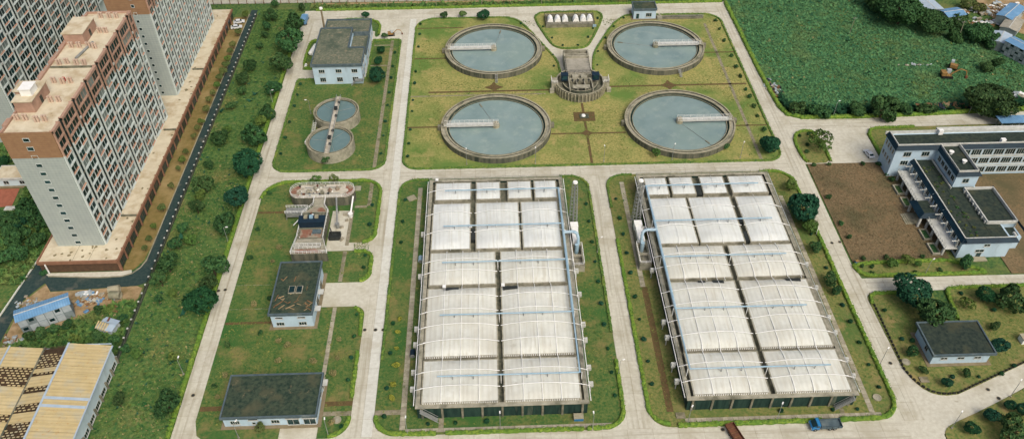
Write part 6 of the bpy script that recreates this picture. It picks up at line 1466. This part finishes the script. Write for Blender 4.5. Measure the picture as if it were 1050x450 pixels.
# rough growth too dense to count
def weeds(name, label, poly, n, smin, smax, m, seed, tall=1.0, avoid=()):
    r = np.random.default_rng(seed); poly = np.array(poly); lo, hi = poly.min(0), poly.max(0); keep = []
    tot = 0
    while tot < n:
        q = r.uniform(lo, hi, (n * 2, 2)); ins = np.zeros(len(q), bool); j = len(poly) - 1
        for i in range(len(poly)):
            xi, yi = poly[i]; xj, yj = poly[j]
            with np.errstate(divide='ignore', invalid='ignore'):
                ins ^= ((yi > q[:, 1]) != (yj > q[:, 1])) & (q[:, 0] < (xj - xi) * (q[:, 1] - yi) / (yj - yi) + xi)
            j = i
        for (ax0, ax1, ay0, ay1) in avoid: ins &= ~((q[:, 0] > ax0) & (q[:, 0] < ax1) & (q[:, 1] > ay0) & (q[:, 1] < ay1))
        dens = .5 + .5 * np.sin(q[:, 0] * .21 + 1.3 * np.sin(q[:, 1] * .13 + seed)) * np.sin(q[:, 1] * .17 + np.sin(q[:, 0] * .09))
        ins &= r.random(len(q)) < .35 + .65 * dens
        q = q[ins]; keep.append(q); tot += len(q)
    q = np.vstack(keep)[:n]; n = len(q)
    s_ = r.uniform(smin, smax, n) * (1 + 1.2 * (r.random(n) < .06)); V = np.zeros((n, 3, 3, 3)); F = 3
    for k in range(F):
        a = r.uniform(0, 2 * np.pi, n); wv = s_ * r.uniform(.25, .5, n); ln = s_ * r.uniform(.5, 1.1, n); hz = s_ * r.uniform(.35, .9, n) * tall
        dx, dy = np.cos(a), np.sin(a)
        V[:, k, 0] = np.stack([q[:, 0] - dy * wv, q[:, 1] + dx * wv, np.full(n, -.1) + hz * .15], 1)
        V[:, k, 1] = np.stack([q[:, 0] + dy * wv, q[:, 1] - dx * wv, np.full(n, -.1) + hz * .15], 1)
        V[:, k, 2] = np.stack([q[:, 0] + dx * ln, q[:, 1] + dy * ln, hz], 1)
    me = bpy.data.meshes.new(name); me.from_pydata(V.reshape(-1, 3).tolist(), [], np.arange(9 * n).reshape(-1, 3).tolist()); me.materials.append(M[m]); me.update()
    o = link(name, me); return stuff(o, label, 'weeds')
FIELD = [(102.6, 316), (103, 250), (104.6, 235), (109.5, 232), (150, 232.2), (224, 236), (212, 262), (203, 280), (192, 302), (184, 330), (102.6, 330)]
struct(sheet('field', FIELD, -.13, 'soil_wild'))
weeds('field_weeds', 'tall green weeds covering the overgrown field at the upper right', FIELD, 100000, .25, .72, 'weed', 3, .55)
weeds('field_stalks', 'dry straw coloured stalks among the field weeds', FIELD, 1500, .2, .45, 'dry_stalk', 4, .7)
weeds('hedge_thicket', 'dark overgrown thicket right behind the gate road hedge', [(104.2, 240), (105, 235.4), (110, 232.4), (150, 232.6), (200, 235), (200, 238.5), (150, 236.5), (112, 236.8), (107, 240.5), (104.4, 248)], 2600, .6, 1.5, 'leaf_dark', 31, 1.1)
weeds('field_tussocks', 'dark tussocks dotted through the overgrown field', FIELD, 1100, .35, .85, 'leaf_dark', 21, .8)
weeds('field_bright_weeds', 'brighter weed heads scattered through the overgrown field', FIELD, 6000, .25, .55, 'leaf_light', 22, .6)
SLOPE = [(-97.0, 100), (-97.0, 318), (-78.9, 318), (-78.9, 100)]
struct(sheet('slope', [(-97.3, 90), (-97.3, 318), (-78, 318), (-78, 90)], -.12, 'soil_wild'))
weeds('slope_weeds', 'green weeds on the wild slope west of the west road', SLOPE, 30000, .18, .48, 'weed_west', 5, .4)
weeds('slope_stalks', 'straw coloured dry tufts on the wild slope', [(-96.5, 105), (-96.5, 215), (-79.2, 215), (-79.2, 105)], 1100, .15, .4, 'dry_stalk', 6, .5)
weeds('slope_tussocks', 'dark tussocks dotted over the wild slope', SLOPE, 160, .5, 1.0, 'leaf_dark', 23, .8)
weeds('slope_bright_weeds', 'brighter weed heads scattered over the wild slope', SLOPE, 3000, .15, .36, 'leaf_light', 24, .6)
weeds('ditch_weeds', 'dense weeds between the dirt lot and the warehouse', [(-131, 133), (-98.2, 133), (-98.2, 153), (-103, 152.5), (-108, 150.5), (-112, 147.5), (-113.5, 145.2), (-125, 139.5)], 7500, .35, .95, 'weed_west', 7, 1.0)
weeds('grove_weeds', 'rough grass and undergrowth left of the near tower', [(-175, 166), (-133, 160), (-131, 176), (-131, 226), (-180, 226)], 6000, .5, 1.1, 'weed_west', 8, .9, [(-161, -149, 192, 212)])
weeds('north_weeds', 'strip of green weeds beyond the hedge of the north road', [(-76, 317), (101, 317.6), (101, 321), (-76, 321)], 5000, .4, .9, 'weed_west', 9, .8)
def tufts(name, label, poly, n, m, seed, avoid=()):
    return weeds(name, label, poly, n, .12, .3, m, seed, .6, avoid)
# low tufts that roughen the mown lawns (lifted to lawn level)
AV = [(-18, 21, 209, 248), (-18, 21, 259.5, 299), (45.5, 84.5, 209, 248), (45.5, 84.5, 259.5, 299), (20, 46, 240, 313), (58, 90, 301, 311)]
tu = [tufts('lawn_tufts', 'short grass tufts on the lawn of the four round tanks', [(-28, 209), (94, 209), (94, 304), (-27, 304)], 15000, 'lawn_blade', 11, AV),
      tufts('lawn_tufts', 'short grass tufts on the lawns left of the inner road', [(-72, 112), (-37, 112), (-37, 201), (-72, 201)], 10000, 'lawn_blade', 12, [(-66.5, -42, 110, 125), (-61, -47, 141, 162), (-64, -41.5, 166, 198), (-52, -34, 147, 160)]),
      tufts('lawn_tufts', 'short grass tufts round the twin small tanks', [(-71.5, 210), (-36.5, 210), (-36.5, 289), (-46, 289), (-46, 262), (-71.5, 262)], 6500, 'lawn_blade', 13, [(-62.5, -45.5, 212, 247), (-66, -46, 257, 297)]),
      tufts('lawn_tufts', 'short grass tufts on the strips round the left covered basin', [(-29, 110), (29.6, 110), (29.6, 200), (-29, 200)], 6000, 'lawn_blade', 14, [(-21, 22.6, 111, 198), (22, 26, 158, 181)]),
      tufts('lawn_tufts', 'short grass tufts on the strips round the right covered basin', [(37, 110), (95.6, 110), (95.6, 200), (37, 200)], 6000, 'lawn_blade', 15, [(43.4, 88, 111, 198), (40, 45, 158, 181)]),
      tufts('lawn_tufts', 'short grass tufts on the lawn round the pump house on the right', [(103, 125), (112, 116), (135, 125), (160, 136), (160, 148), (103, 147)], 5000, 'lawn_blade', 16, [(108, 126, 122, 135), (119.8, 124.6, 136, 150)])]
for o in tu: o.location.z = .12
weeds('field_litter', 'dry brown stubble on the bare field before the offices', [(103, 161), (130, 161), (127, 205), (103, 205)], 5000, .12, .34, 'bare_soil', 17, .5).location.z = .14
